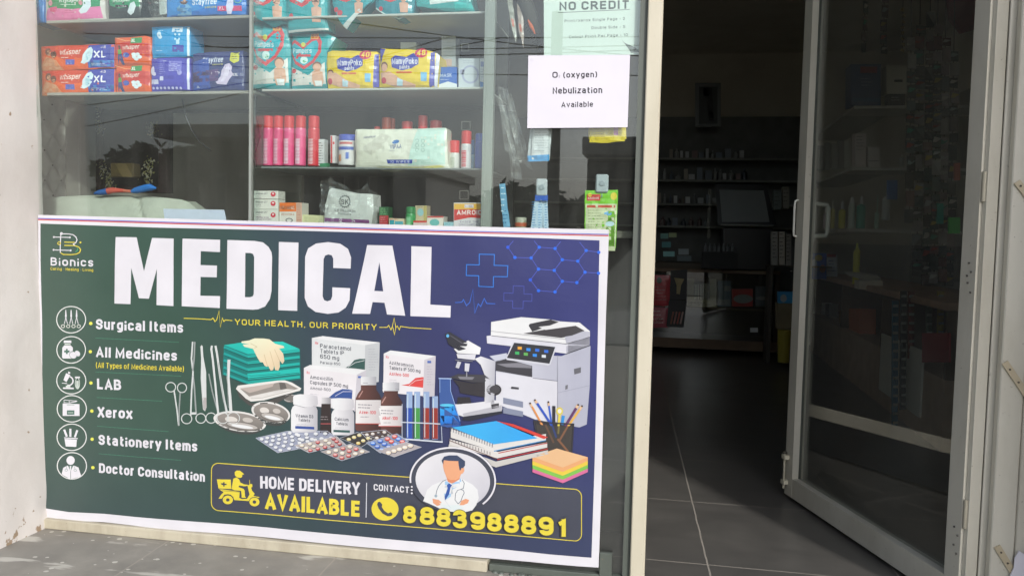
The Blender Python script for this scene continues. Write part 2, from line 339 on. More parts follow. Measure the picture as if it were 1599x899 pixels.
    def lines(s,x0,y0,x1,n,dy,col,w=.7,k=0,seed=1):    # rows of print too small to read
        rn=random.Random(seed)
        for i in range(n):
            y=y0+i*dy; x=x0; e=x0+(x1-x0)*rn.uniform(.6,1)
            while x<e:
                u=x+rn.uniform(2,6); u=min(u,e); s.p([(x,y+k*(x-x0)-w/2),(u,y+k*(u-x0)-w/2),(u,y+k*(u-x0)+w/2),(x,y+k*(x-x0)+w/2)],col); x=u+.9
# ================================================================== the advertising banner
def bdisp(x,y):
    n=noise.noise(Vector((x*.009,y*.011,3)))*.004+noise.noise(Vector((x*.022,y*.016,8)))*.0010
    n+=.0020*math.sin(x*.02+y*.004)*max(0,(y-640)/240)
    n+=.0015*math.exp(-((x-(735+.3*(y-380)))/26)**2)*max(0,1-(y-370)/160)
    if y>770: n+=.003*math.exp(-((x-95)/26)**2)*(y-770)/40
    return n+.006
def build_banner():
    A=Art(-.006,bdisp,12)
    WH='d2cfd4'
    A.L=0
    A.p('61,336 380,345 700,353.5 951,359 951.5,368 946,520 943,640 939,780 935.5,884.5 900,882 820,875 730,868 640,859 540,850 440,840 345,832 250,824 205,818.5 165,814 120,812 95,810 69,806 66,640 64,480 62,350',WH)
    st=[(60,'3d5348'),(300,'304b3f'),(430,'2e4442'),(560,'2e3a4c'),(680,'2c305a'),(940,'2a2f6a')]
    hs=[(a,H(c)) for a,c in st]; low=H('2c3743')
    def field(x,y):
        xx=x+(y-600)*-.25
        for (a,c),(b,d) in zip(hs,hs[1:]):
            if xx<=b: break
        t=min(1,max(0,(xx-a)/(b-a))); k=mixc(c,d,t); u=min(1,max(0,(y-640)/200))*.7; k=mixc(k,low,u*.8)
        return k
    A.L=1
    A.p('65.5,349.5 242,355.8 460,360.5 620,365 780,370 937,375.8 934,540 930,700 924.5,869 860,864 780,856 640,843.5 540,833.5 440,824.5 330,815 215,806 165,801 110,798.5 74,793 70,640 67.5,480',field)
    A.l('61.5,341.6 400,351.5 700,361 951,366.6',1.5,'5a62b8'); A.l('61.5,343.4 400,353.4 700,363 951,368.6',1.7,'c4432e')
    # soft printed halo round the big letters is left out; the letters
    A.L=3
    A.p('183,370.5 216,371 227.6,423.5 240.2,372 273.8,373 273,478 246.5,476.5 247.5,420 234.8,466.5 219.5,465.8 207.7,418.5 206.3,475 181,474',WH)
    A.p('287.5,373 346.2,375 346,394 316,392.6 315.5,414.2 341.3,415 340.8,433.3 315.5,432.6 315.2,461.8 346,462.5 345.6,481 286,478.2',WH)
    A.p('357.6,375.2 400,376.6 413,379 421.5,386 426,394 427,402 426,455 423.5,467 416,478.5 405,483 397,483.6 356,482',WH,['385.5,395.2 384.6,464 392.5,464.2 397,462.5 398.3,459 399.2,402 397.5,397 393.5,395.4'])
    A.p('437.5,378.2 468,379.2 466.2,485.4 436.4,484.4',WH)
    A.p('478.3,401.4 483,388.2 495.2,380.7 514,378.4 532.8,381 545,389 549.7,402.3 549,419.8 522,418.6 522,404.2 519.6,399 514.5,397.6 509.3,399.5 507,405 506,462.4 508.3,468.6 513.4,470.5 518.7,468.6 521,462.4 521,448.7 548.6,450.2 547.8,469 542,480.3 531,487.8 514,490 495,487 483,478.4 478,465.3',WH)
    A.p('575,383 614.5,383.9 634.3,493 606,491 602,472.8 583.5,471.8 579.8,490 552,489.7',WH,['593.9,409.8 586,454.4 600,455'])
    A.p('644,384.8 675.3,386 673.4,475.6 705.3,477.5 704.8,495.7 642.4,493.5',WH)
    YE='dac23a'
    A.t('YOUR HEALTH, OUR PRIORITY',369,507,590,515.2,9,YE,.012)
    A.l('289,497 310,497.6 332,499 335,496.5 338,502 341,499 344.5,485.5 346.5,511 349.5,496.5 352,502 354,499.5 365,500.5',1.2,YE)
    A.l('594,511 606,511 608.5,508 612,515 614,510.5 617,496.5 619.5,511 617.3,523 615,511',1.1,YE); A.l('619.5,511 622,509 625,515 627,509.5 640,511.5 675,513.5',1.1,YE)
    # emblem of the shop
    A.l('98.5,365.5 110,365.8 117,367 121.5,370.5 123.3,375 121.5,379.5 117.5,381.6 120,384',1.4,WH); A.l('97.6,366 97.3,386 97.5,395',1.5,WH); A.e(98.6,365.3,2.3,2.2,WH)
    A.l('87,370.6 112,371.2',1.2,WH); A.l('87,390.6 113.5,391.4',1.2,WH)
    for x,y in ((87,370.6),(112,371.2),(87,390.6),(113.5,391.4)): A.e(x,y,1.5,1.5,WH,10)
    A.l('103.5,378.5 120,378.9',1.3,YE); A.l('103.5,383.6 119,383.8 126,386 129,390 127.5,394.5 122,397.2 114,398 102,397.6 98,395',1.4,YE); A.ring(95.4,380.2,2.2,2.2,1.1,YE,14); A.e(128.6,379,1.5,1.5,YE,10)
    A.l('124,387.5 124.5,391 121,394',1.2,'3f9a68')
    A.t('Bionics',82.5,414.8,148.5,416.6,12.6,WH,.015); A.t('Caring • Healing • Living',82.3,421.9,148.4,424.3,4.6,YE,.004)
    # list of services
    for tx,x0,y0,x1,y1,h in (('Surgical Items',152,514,288,519.6,16),('All Medicines',153,557,278.5,563.2,15.8),('LAB',154.5,607,192,608.8,16.5),('Xerox',155,650.6,209.5,653.4,16),('Stationery Items',156.5,693.4,310,704.4,15.6),('Doctor Consultation',157,737.2,322.5,751.2,15)):
        A.t(tx,x0,y0,x1,y1,h,WH,.025)
    A.t('(All Types of Medicines Available)',153,573.6,289.5,579.8,8.4,YE,.002)
    for cx,cy in ((113.3,499.2),(114,546),(114.5,593.8),(115,637.6),(114.7,682),(115,726.5)): A.ring(cx,cy,22.6,20.6,1.4,'dcdcd2',44)
    for x,y in ((144,505),(144.3,548.8),(145,597.5),(146,641.2),(146.5,685),(147.5,729.2)): A.e(x,y,2.7,2.6,'e6dc55',14)
    for x0,y0,x1,y1 in ((152,527.6,282,534.4),(152.5,580.2,286,587),(154,620,256,626),(155,664.6,266,673.2),(157,707.6,285,718)):
        n=int((x1-x0)/2)
        for i in range(n):
            t=i/n; A.r(x0+(x1-x0)*t,y0+(y1-y0)*t-.4,x0+(x1-x0)*t+1.1,y0+(y1-y0)*t+.45,'4f8f74')
    # icon: three clamps
    for x in (105,113.3,121.8):
        A.p([(x-.6,484),(x+.6,484),(x+1.4,495),(x-1.4,495)],WH); A.l([(x,495),(x-2.3,506)],1,WH); A.l([(x,495),(x+2.6,506)],1,WH)
    for x in (100.6,108.8,117,125.3): A.ring(x,509.4,2.7,2.3,.9,'d5d5cc',12)
    # icon: bottle and pills
    A.r(102,531.5,114,535.3,WH); A.r(103.5,536.3,112.6,538.2,'b9c2b9'); A.p('103,539 113,539 116.5,542.5 116.7,558 115,559.5 101.5,559.5 99.7,557.5 100,542.5',WH)
    A.L=4; A.r(105.8,544.5,108.6,552.5,'46665a'); A.r(103,547,111.4,550,'46665a')
    A.e(117.5,554,6.6,5.9,'46665a',18,30); A.e(123.8,551.8,6,5,'46665a',18,35); A.L=5; A.e(117.3,554.2,5.7,5,WH,18,30); A.e(124.2,551.6,4.8,3.6,WH,18,50)
    A.l('113.5,549 122,560',.8,'46665a'); A.L=3
    # icon: microscope and tube
    A.p('109.8,579.5 113,581 112.2,583.5 109.4,582.5',WH); A.p('106.5,582 113,585.2 107,596 102.2,593',WH); A.ring(110.5,594.3,6.6,6.8,2.1,WH,20,-75,110); A.r(101.5,604.2,118.2,606.6,WH,.5); A.r(106,601.6,113,604.2,'c5cdc6'); A.l('100,597.5 108,598.5',1,WH)
    A.r(120.2,587.5,128,590,WH); A.ring(124,598,3.3,8.6,1,'c5cdc6',16); A.r(122,594,126,605.8,'b5bdb6')
    # icon: copier
    A.l('103,624 123,625.5',1,WH); A.l('103,624 103,628 111,628.5 111,624.5',.8,WH); A.l('111,628.5 123.5,626',1.2,WH); A.p('101,629.2 126.8,630.4 127,648.8 100.8,648.6',WH); A.L=4; A.r(107.5,640,119,646.8,'46665a'); A.r(107.5,631,119,632,'8fa097'); A.L=5; A.r(109,642.6,117.5,644.6,'8fa097'); A.L=3
    # icon: pen pot
    A.p('102.6,682 124,683.3 123.8,684.8 103,683.6',WH); A.p('103.4,684.5 122.6,685.6 121.5,697 105.3,696.3',WH)
    for a,b in (((103,670),(107,681)),((112.5,668.6),(112.4,681.3)),((123.2,671),(119.2,682))): A.l([a,b],3.2,WH)
    # icon: doctor
    A.e(112.8,718,6.4,6.9,WH); A.p('107.5,726.2 118.5,726.2 125,729 129,742 124,744.5 112,747 101.5,741.5 99,739 101.5,729.5',WH); A.L=4
    A.p('108.8,726.2 117,726.2 112.7,735',  '46665a'); A.L=5; A.p('111.6,726.5 114,726.5 113.6,733 112.8,734 112,733',WH); A.L=4; A.l('112.8,735 112.8,746.8',.7,'46665a'); A.ring(106.2,733,2,1.8,.6,'6f8a80',10); A.ring(120,733.5,2,1.8,.6,'6f8a80',10); A.l('106.8,727 106.4,731',.6,'6f8a80'); A.l('119,727 119.6,731.5',.6,'6f8a80'); A.L=3
    # blue line work
    BL='2f78d2'
    A.l('749.8,397.3 773.5,397.8 773,414.5 794.3,415.2 793.5,432.4 772,432 771.6,448.3 749,447.3 749,430.8 729.4,430.5 730,413.5 749.8,413.8',1.2,BL,True)
    A.l('802.8,446.4 819.3,447 819.3,459 831.7,459.3 831.4,470.6 818,470.3 817.6,482 801.5,481.4 801.5,469.7 787.7,469.7 788,457.4 802.2,458',.9,'4650a0',True)
    A.l('712,472.5 722.4,472 724.9,467.8 729.6,477.3 734.7,472.5 739.8,452 742.5,489 748,474.4 751.7,478.8 757.4,466 761.2,474 774.4,474.4',1.1,'3566c4')
    N=dict(a=(794.3,386.5),b=(805.3,402.4),c=(830.6,403.1),d=(843,386.5),e=(867.7,388.4),f=(879,406),g=(903.2,408),h=(916.3,391.6),i=(936,394.4),j=(914.4,425.3),k=(935.5,426.8),l=(901.7,441.5),m=(879,439.4),n=(866.5,422.4),o=(842,420.5),q=(829.3,437.2),r=(842,454),s=(867.7,455.9),t=(802.8,376.5),u=(835,376.5),v=(876.6,377.6),w=(906,378.6))
    for ed in 'ta ab bc cd du de ev ef fg gh hw hi gj jk jl lm mn nf no co oq qr rs sm'.split(): A.l([N[ed[0]],N[ed[1]]],.9,'4a58b4')
    A.L=4
    for k in 'abcdefghijklmnoqrs': A.e(*N[k],2.7,2.6,'2550c8' if k in 'aq' else '1f60dc',12)
    # towels and glove
    A.L=2; A.p('352,540 372,537 443,533 470,545 471.5,592 440,597 392,601.5 370,593 350,584',"0c6b66")
    A.L=3
    for i,y in enumerate((541.5,551.5,562,573,582.5)):
        A.l([(352,y),(389,y+14.5)],3.6,'14918a'); A.l([(389,y+14.5),(430,y+10.5),(470,y+5.5)],4.2 if i!=3 else 9,'17a297' if i!=3 else '1aaea2'); A.L=4; A.l([(353,y+3),(389,y+17.6),(470,y+8.6)],.9,'07504e'); A.l([(390,y+13),(396,y+13.5),(440,y+9.5)],.7,'0a6a64'); A.L=3
    A.L=5; A.p('352,538.5 380,534.5 410,533 443.5,533.3 470,544.6 430,549.5 390,552.8',G('17a89c','1fb9ab',352,545,470,540))
    A.L=6; A.p('379.5,533 392,531 400,528 414,528.2 423,529.5 432,536.5 445,540 446,543 438,544 444.5,552 446.3,563 443.5,568 439,562.5 439.2,572 437,578 432,577.5 430.2,570.5 429,577 425,578.2 421,571 419,572.2 415.5,570.5 413,565.5 408.5,564.8 403,555 398,544.5 384,541 381.4,537.5 392,537 380,535.5',G('e5d4b6','cdb999',400,530,430,578))
    A.L=7
    for q in ('415,553 420,571','424,548 430.5,571','431,545 439,563','400,543 404,541 394,536'): A.l(q,.7,'b39d7e')
    # instruments
    ST='c3c6c4'; SD='8b918f'
    A.L=5
    A.ring(269,604,7.8,7.3,1.4,ST,24); A.ring(286.8,605,7.2,7.3,1.4,ST,24); A.l('274.5,610 279,639 281.5,664',2.2,ST); A.l('284,612 282.5,638 281.8,664',2.2,SD)
    A.l('303,533.5 301.3,560 304,580 302,608 300.5,648',2.4,ST); A.l('306.5,533.5 305.5,560 303.5,578 306.5,608 309,646',2.4,SD); A.ring(294,653,8,7.8,1.4,ST,24); A.ring(316,652.5,7.6,7.5,1.4,ST,24); A.r(300,643,309,646.5,ST)
    A.p('315.3,541 317,538.5 319,540.5 320,556 324.5,580 325.3,635 322.6,641.5 319.5,638 316,590 316.5,560',ST); A.L=6; A.p('319,620 325,620 325.3,634 322.8,640.5 320,637',  'a5a09d'); A.l('318,560 321,632',.7,'e9ebe9'); A.L=5
    A.l('333.5,539.5 332.5,545 335,562 339,600 343,645',3.2,ST); A.l('339,539.5 341.5,552 347,590 352.5,625 356.5,644',3.2,ST); A.l('328.8,583 334,610 342,641',2,SD); A.l('360.3,561 359,590 361.5,620 362.6,642',4.5,ST); A.L=6
    A.l('337,570 342,640',.8,'f2f4f2'); A.l('343.5,565 354,640',.8,SD); A.l('360,575 361,640',1,'f0f2f0'); A.l('357.6,570 358.6,636',.8,SD)
    A.ring(332,652,8,8,1.3,ST,22); A.ring(350,652,9,8.6,1.3,ST,22); A.ring(366.5,652.5,9.6,9.2,1.2,ST,22); A.L=4
    # steel dishes
    def dish(cx,cy,rx,ry,rot,z=4):
        A.L=z; A.e(cx,cy+ry*.36,rx*.86,ry*.9,'3c3f3d',28,rot); A.e(cx,cy,rx,ry,'d2cfcb',30,rot); A.L=z+1; A.e(cx+.3,cy+.5,rx*.9,ry*.86,G('8f8881','6c6762',cx,cy-ry,cx,cy+ry),30,rot); A.L=z+2
        A.e(cx-rx*.32,cy-ry*.2,rx*.24,ry*.3,'c9c3bc',16,rot); A.e(cx+rx*.3,cy-ry*.15,rx*.2,ry*.24,'b5aea7',16,rot); A.e(cx+rx*.1,cy+ry*.42,rx*.6,ry*.33,'a9a39d',24,rot); A.L=z+3; A.e(cx+rx*.1,cy+ry*.5,rx*.42,ry*.16,'e8e5e2',20,rot); A.ring(cx+rx*.1,cy+ry*.42,rx*.6,ry*.33,.7,'55514d',24,0,360,rot)
    A.p('371,607 385,620 394,629 413,628 468,607 455,617 417,640 390,632 376,620','474542')
    A.L=5; A.p('370.6,606.5 374,601.5 435,593.8 447,593.4 458,597 472.5,606 470,609.5 414,624.5 394,626.5 386,622','d4d1cc'); A.L=6; A.p('377,606 440,596.3 450,597.4 468,606.5 412,621 395,622','8a837c'); A.L=7; A.p('387,619.5 432,609.5 449,607 462,607.5 412,620.5 396,621.5','cfcbc6'); A.p('377,606 430,598 428,603 392,613','b1a49c'); A.p('438,597 447,597 450,606 440,608','5c5854'); A.l('398,620.3 445,608.6',1.3,'f2efec'); A.L=4
    A.e(455,622,10,6,'6d6964'); A.ring(455,621,10,5,1,'b8b4b0',20)
    dish(425,643.5,31,16,12); dish(376.5,657.5,41.5,15.5,8,4)
    # cartons
    def carton(front,side,top,c,cs,ct,L):
        A.L=L; A.p(front,c); A.p(side,cs); A.p(top,ct)
    CF='d3cfd1'
    carton('489,527.5 572,538.5 570,600 489,592','572,538.5 594.5,534.5 592.5,596 570,600','489,527.5 506,524.5 594.5,534.5 572,538.5','c9cbcb','b4b6b8','dcdcda',3)
    carton('476.5,574 558.5,585 555,640 476,632','558.5,585 573,577.5 570,640 555,642','476.5,574 486,569.5 573,577.5 558.5,585',CF,'b9b5bb','e0dedd',4)
    carton('600.5,552 664,561.5 662,618 599.5,612','664,561.5 682,555.5 680,618 662,620','600.5,552 611,547 682,555.5 664,561.5',CF,'bab5bb','e0dddd',4)
    def swoosh(pp,c,c2,L): A.L=L; A.p(pp,c); x,y=pts(pp)[0]; A.L=L+1
    A.L=5
    DK='3e444e'
    for tx,x0,y0,x1,y1,h in (('Paracetamol',502,542.5,550,547.5,6.2),('Tablets IP',502,550.5,539,554,6),('650 mg',502,559,531.5,562.5,6.4),('Paracip 650',502,567.5,533,570,4),('Amoxicillin',486,591,521.5,594.5,5.6),('Capsules IP 500 mg',486,599,545,605.5,5.6),('Amoxil-500',486,607.5,518,610.5,4.4),('Azithromycin',609,568.5,647,573.5,5.4),('Tablets IP 500 mg',609,576.5,658,581.8,5.4)): A.t(tx,x0,y0,x1,y1,h,DK,.004)
    A.t('Azithro-500',609,585.5,640,588.5,5,'c94a4c',.012)
    for x,y in ((495.5,537),(482,583),(605,559)): A.t('Rx',x-1,y,x+3.5,y+.5,4,'d06a70',.01)
    A.lines(486,614.5,506,1,2,'9d9aa4',.5,.1); A.lines(609,592.5,626,2,3,'9d9aa4',.5,.1)
    A.p('541,574 548,570 555,562 563,560 572,560 571,577 556,575','31514c'); A.p('513,622 525,612 536,607 545,607.5 552,609 551,625 530,621','2f4a86'); A.p('628,601 640,599 650,590 660,588.5 663,588.5 662,605 645,603','c8423f')
    A.L=6; A.l('545,573 556,566 571,562.5',.8,'c9cbcb'); A.l('525,618 537,611 551,611',.8,'c7c3d0'); A.l('640,601.5 650,594 662,592',.8,'e9c0c0')
    A.r(560.5,587,566,590,'4763a8'); A.r(669,563,675,566.5,'4763a8'); A.L=5; A.lines(577,545,592,9,4,'8c8f95',.4); A.lines(668,572,679,8,4,'8c8a95',.4)
    # bottles
    def tub(cx,y0,y1,w,cap,dark=None):
        x0,x1=cx-w/2,cx+w/2; A.L=7
        A.p([(x0+2,y0+cap+4),(x0,y0+cap+9),(x0,y1-4),(x0+3,y1),(x1-3,y1),(x1,y1-4),(x1,y0+cap+9),(x1-2,y0+cap+4),(x1-6,y0+cap),(x0+6,y0+cap)],dark or G('d9d7d8','a9a7ac',x0+4,0,x1,0))
    tub(477.5,615,674,41,16); A.L=8; A.p('459.8,619 462,616.5 470,615 488,615.6 497.5,618 498.6,630 496,633.5 480,635.5 462,632 460,630',G('e2e0e0','b4b2b6',466,0,498,0)); A.l('461,631 478,635.6 496,632.6',.8,'8f8d92'); A.t('Vitamin D3',464,650.6,491.5,652.2,5,DK,.008); A.t('Tablets',468,656.8,486.5,658.2,4.6,DK,.008); A.lines(465.5,661.5,488,2,2.6,'8d8b92',.4); A.p('463.5,664.2 493,665.6 493,669.6 463.5,668.2','324a8c')
    tub(537.5,622,678.5,35.5,15); A.L=8; A.p('519.6,626 522,622.5 532,621 548,621.5 554,623.5 555,636 552,638.5 538,640 522,637.6 520,635',G('e2e0e0','b4b2b6',526,0,554,0)); A.t('Calcium',525,655.6,546.5,657,5,DK,.008); A.t('Tablets',527,662.2,545,663.6,4.6,DK,.008); A.p('523,670 548.6,671 548.6,674.6 523,673.6','2f5350'); A.lines(525,667,546,1,2,'8d8b92',.4)
    A.L=6; A.p('504,630 518.5,630 519.5,676 502,675','2f2524'); A.r(504,620,518.5,630,G('c9c7c8','8a888c',504,0,518,0)); A.L=7; A.lines(503,650,519,2,4,'a59c9c',.7); A.r(503,660,519,661.5,'9b4a4c')
    for cx,y0,y1,w,cw in ((577,588,672,40,24),(612,597,676,38,26)):
        A.L=6; x0,x1=cx-w/2,cx+w/2; A.p([(x0,y0+34),(x0+3,y0+27),(x0+8,y0+20),(x0+8,y0+12),(x1-8,y0+12),(x1-8,y0+20),(x1-3,y0+27),(x1,y0+34),(x1,y1-3),(x1-3,y1),(x0+3,y1),(x0,y1-3)],G('5e3a34','321d1b',x0+6,0,x1,0))
        A.L=7; A.r(cx-cw/2,y0,cx+cw/2,y0+13,G('d9d9da','96969b',cx-cw/2,0,cx+cw/2,0)); A.l([(x0+11,y0+22),(x0+5,y0+32)],1.6,'a78078'); A.l([(cx-cw/2,y0+9.5),(cx+cw/2,y0+10)],.8,'7d7d83'); A.r(x0+.5,y0+36,x1-.5,y1-12,G('dad5d3','b3adad',x0,0,x1,0)); A.L=8
        A.lines(x0+4,y0+43,x1-5,2,4.5,'5b5e66',1.1,.03,3); A.t('Azee-100' if cx<600 else 'Alkof-100',x0+6,y0+57,x1-8,y0+57.8,5,'c43d44',.01); A.lines(x0+8,y0+62,x1-12,1,3,'5b5e66',.7); A.r(x0+.5,y1-12,x1-.5,y1-10.8,'b0443f')
    # tubes in their rack
    A.L=8
    for x,c in ((641,'22469c'),(653,'3f8a42'),(667.5,'8c2e24'),(681,'8a2f26')):
        A.r(x-4.6,611 if x<675 else 618,x+4.6,685,'8a9fc0'); A.L=9; A.r(x-4.4,636,x+4.4,684,c,.3); A.L=10; A.l([(x-2.4,614 if x<675 else 621),(x-2.4,682)],1,'c4d4ea'); A.L=8
    A.L=11; A.l('628,658 692,661',1.8,'b9bfca'); A.l('630,630 630,686',1.2,'a3abba'); A.l('691,660 692,688',1.2,'a3abba'); A.l('628,684 693,689',2.2,'c3c8d0')
    # flask
    A.off=10
    A.L=8; A.p('688,590 706,590 706,610 719,652 722,662 717,665.5 700,666 690,664 688,620','35538e'); A.p('689,632 711,631 720,655 721.5,661 716,664.6 700,665 690,663',G('2f9ae6','1550b4',700,630,715,664)); A.L=9; A.l('687,590 707.5,590.3',1.6,'9fb4d8'); A.l('689,591 689,612',.9,'8ba3cf'); A.l('705.5,591 706,610 720.5,656',1,'8ba3cf'); A.e(700,631.5,11,2.2,'52b4f0')
    # blister packs
    A.off=0
    rn=random.Random(5)
    def blister(P,base,cols,nu,nv,L,r=3.0):
        P=pts(P); A.L=L; A.p(P,base); A.L=L+1; A.l(P,.6,'b9bdc9',True)
        for i in range(nu):
            for j in range(nv):
                u,v=(i+.6)/(nu+.2),(j+.6)/(nv+.2); a,b,c,d=P
                x=(a[0]*(1-u)+b[0]*u)*(1-v)+(d[0]*(1-u)+c[0]*u)*v; y=(a[1]*(1-u)+b[1]*u)*(1-v)+(d[1]*(1-u)+c[1]*u)*v
                k=rn.choice(cols); A.L=L+1; A.e(x+.4,y+.9,r*1.1,r*.8,'4d5060',12); A.L=L+2; A.e(x,y,r,r*.72,k,12); A.L=L+3; A.e(x-.2,y-.7,r*.75,r*.36,mixc(H(k),(.9,.9,.9),.45),10)
    blister('402,683 452,672 524,690 436,706','8d92a4',['cfd1dd'],6,5,6,3.1)
    blister('452,672 513,672 534,686 470,692','8d92a4',['cfd1dd'],4,2,6,3.4)
    blister('462,694 528,680 542,693 484,706','a79e9a',['b43a34','ddc7ae','a33530'],5,3,10,3.4)
    blister('533,683 560,674 590,683 566,697','33302f',['d9b24c','dfc07a'],3,2,8,3.4)
    blister('566,674 604,670 618,680 580,690','4a3b36',['3a3433','c9bcb0'],4,2,8,3.0)
    blister('503,704 550,692 580,704 536,718','9d9490',['dcc6b0','b8483f','dcc6b0'],4,3,14,3.8)
    blister('574,690 622,676 640,688 596,706','7e8aa2',['2a63c0','c94636','2a72cf'],4,3,12,4.2)
    blister('590,702 636,689 660,697 618,712','a29a9a',['dcc3ad'],5,1,14,4.2)
    # microscope
    A.off=6; A.L=9; ex=lambda X,Y:(660+X/5.287,480+Y/5.287)
    def E(s): return [ex(*q) for q in pts(s)]
    A.p(E('490,400 610,440 600,790 520,790 525,560 490,470 440,420'),G('d6d5d8','a8a8b0',745,0,775,0)); A.p(E('270,340 300,375 480,385 490,330 385,270 350,290'),'dddcde'); A.p(E('290,380 450,385 440,430 300,415'),'c9c8cd')
    A.p(E('195,215 235,200 385,290 365,340 310,355 225,300'),'2b2b33'); A.L=10; A.e(*ex(218,232),2.4,2.6,'5aa5dc',12); A.l(E('240,230 350,300'),1,'57575f'); A.l(E('280,430 425,440'),1.5,'6b6b74')
    A.p(E('300,440 330,448 310,500 282,490'),'bcbcc2'); A.p(E('360,455 400,460 392,525 358,520'),'c4c4ca'); A.l(E('375,525 375,580'),1.6,'8f8f96')
    A.L=9; A.p(E('230,575 300,545 520,550 570,590 560,610 420,615'),'3a393f'); A.p(E('260,590 420,620 525,610 525,735 400,715 320,700 310,650'),'2e2b30'); A.L=10; A.p(E('300,565 440,570 420,592 320,588'),'77767c'); A.L=9
    A.e(*ex(598,675),11.6,9,'2b282c'); A.L=10; A.e(*ex(605,672),8,6.4,'3e3b40'); A.L=9; A.p(E('270,795 415,785 600,760 660,770 665,835 345,895 300,880'),'cdccd0'); A.p(E('300,735 400,735 415,790 295,795'),'29272b'); A.L=10; A.p(E('575,795 638,785 638,820 578,832'),'3a383d'); A.p(E('340,870 660,800 662,850 350,895'),'a9a8ae'); A.L=9; A.p(E('345,895 665,838 665,870 400,930 340,925'),'222430')
    # copier
    A.off=0; A.L=7; K='c9c8cf'; KD='a9a9b4'; KL='dad9dc'
    A.p(E('612,400 740,380 1150,400 1390,315 1385,640 1360,960 1300,985 930,920 612,790'),G('bcbcc6','a3a4b2',790,0,900,0)); A.L=7.5; A.p(E('612,530 910,575 1120,605 1110,955 930,920 612,790'),K)
    A.L=8; A.p(E('535,235 570,230 1190,300 1385,240 1385,310 1190,380 750,320 540,295'),K); A.p(E('1190,300 1385,240 1385,310 1190,380'),KD); A.p(E('572,120 820,80 1060,100 1140,115 1300,125 1385,195 1385,240 1190,300 570,232'),KL)
    A.L=9; A.p(E('890,135 1060,100 1130,120 1000,170 910,200 880,150'),'2f2e33'); A.p(E('835,215 1250,140 1340,190 1330,215 1230,235 1150,250'),'3a373a'); A.L=10; A.p(E('960,160 1290,122 1310,130 1300,145 1020,185'),'d8d8dc'); A.p(E('1180,240 1240,230 1330,195 1385,200 1380,245 1190,295'),KD); A.l(E('572,195 840,225 1190,262'),.6,'6d6d74'); A.l(E('575,232 1190,300 1385,243'),.9,'5a5a62'); A.l(E('1190,382 1385,312'),1.2,'33333a'); A.l(E('1120,395 1120,950'),.8,'8b8b96'); A.l(E('915,580 1120,605'),.8,'6b6b76')
    A.L=9; A.p(E('610,440 690,420 910,480 910,573 612,520'),'35343a'); A.p(E('560,400 700,375 700,420 612,445'),'b3b6c2'); A.L=10; A.p(E('620,465 800,455 905,480 905,500 700,490'),'77767d'); A.p(E('740,650 800,657 800,675 735,668'),'3b3a40'); A.p(E('1255,505 1312,490 1312,535 1258,550'),'5b5a60'); A.p(E('1185,640 1205,635 1203,668 1183,675'),'6b6a70'); A.p(E('672,740 835,775 835,825 672,790'),'7a8094'); A.p(E('672,820 835,855 835,900 672,870'),'7a8094'); A.l(E('1125,700 1385,640'),.5,'8b8b96')
    A.L=11; A.p(E('755,285 1105,320 1110,330 1060,470 1040,478 700,430 697,415 745,295'),'c2c2ca'); A.L=12; A.p(E('762,290 1100,325 1052,462 702,415'),'26272d'); A.L=13
    for x,y,c in ((808,333,'d9962e'),(880,345,'2b7fd0'),(952,350,'2b66c8'),(1026,360,'2b66c8'),(787,374,'36a05a'),(858,383,'5aa050'),(932,392,'2b7fd0'),(1006,400,'c5c9cf')): a,b=ex(x,y); A.r(a-3.2,b-2.2,a+3.2,b+2.2,c,.4)
    # pencil pot
    A.off=4
    A.L=9; A.p('835,656 898,660 894,706 862,716 843,700','28262c'); A.L=10
    for x0,y0,x1,y1,c,w,tip in ((829,629,853,672,'d08a4a',3,1),(836.5,624,866,668,'2b4fae',3.6,1),(857.5,627,863,665,'2b57b8',2.8,1),(866,633,866,672,'2b2b30',5,0),(876,636,873,668,'d8c34a',3.4,0),(881,648,879,662,'2b86c8',4.5,0),(904,631,884,664,'5a2f5e',4,1),(910,633,888,665,'d9a44a',3.4,1)):
        A.l([(x0,y0),(x1,y1)],w,c)
        if tip:
            dx,dy=(x1-x0),(y1-y0); q=math.hypot(dx,dy); A.L=11; A.l([(x0,y0),(x0+dx/q*6,y0+dy/q*6)],w,'d9b08c'); A.L=12; A.e(x0,y0,1.6,1.6,'3a2a2a',8); A.L=10
    A.L=11; A.e(875,641,5.4,6,'d8c34a'); A.L=12; A.e(875,641,3,3.4,'dcdce0'); A.L=13; A.p('834,655 860,658 898,660 895,706 862,716 842,700',lambda x,y:H('2d2a30'),['836,657 860,660 896,662 893.5,704 862,713.5 844,698']); A.L=11; A.p('838,661 860,664 895,664 892.5,703 862,713 844,698',lambda x,y:H('38332f')); A.L=12
    for q,c in (('853,662 866,690','5a4334'),('864,664 870,682','2c3a68'),('874,664 873,676','6b6238'),('888,664 874,688 ','75503a'),('872,684 889,704','7a5238')): A.l(q,3,c)
    A.l('834,656.5 870,660.5 898,661',1.2,'26242a')
    # notebooks
    A.off=9
    A.L=12; A.p('703,692 776,719 857,701 858,707 776,728 702,700','b9b5b0'); A.p('704,684 779,704 856,689 856,697 778,714 704,693','c9c4c0'); A.p('706,668 772,690 854,676 854,686 773,703 706,682','cbc8c4')
    A.L=13; A.l('780,706 856,690',1.4,'a8322e'); A.l('778,716 857,699',1.6,'a8322e'); A.l('773,703 854,686',1.4,'2b79b0'); A.l('703,686 770,712 776,715',1,'5b2f2b')
    A.L=14; A.p('777,656 803,661 857,681 851,684 820,672','c23a31'); A.L=15; A.p('708,666 777,656 841,682.5 772,692.5',G('38a3dd','2b93d6',708,666,841,690)); A.L=16
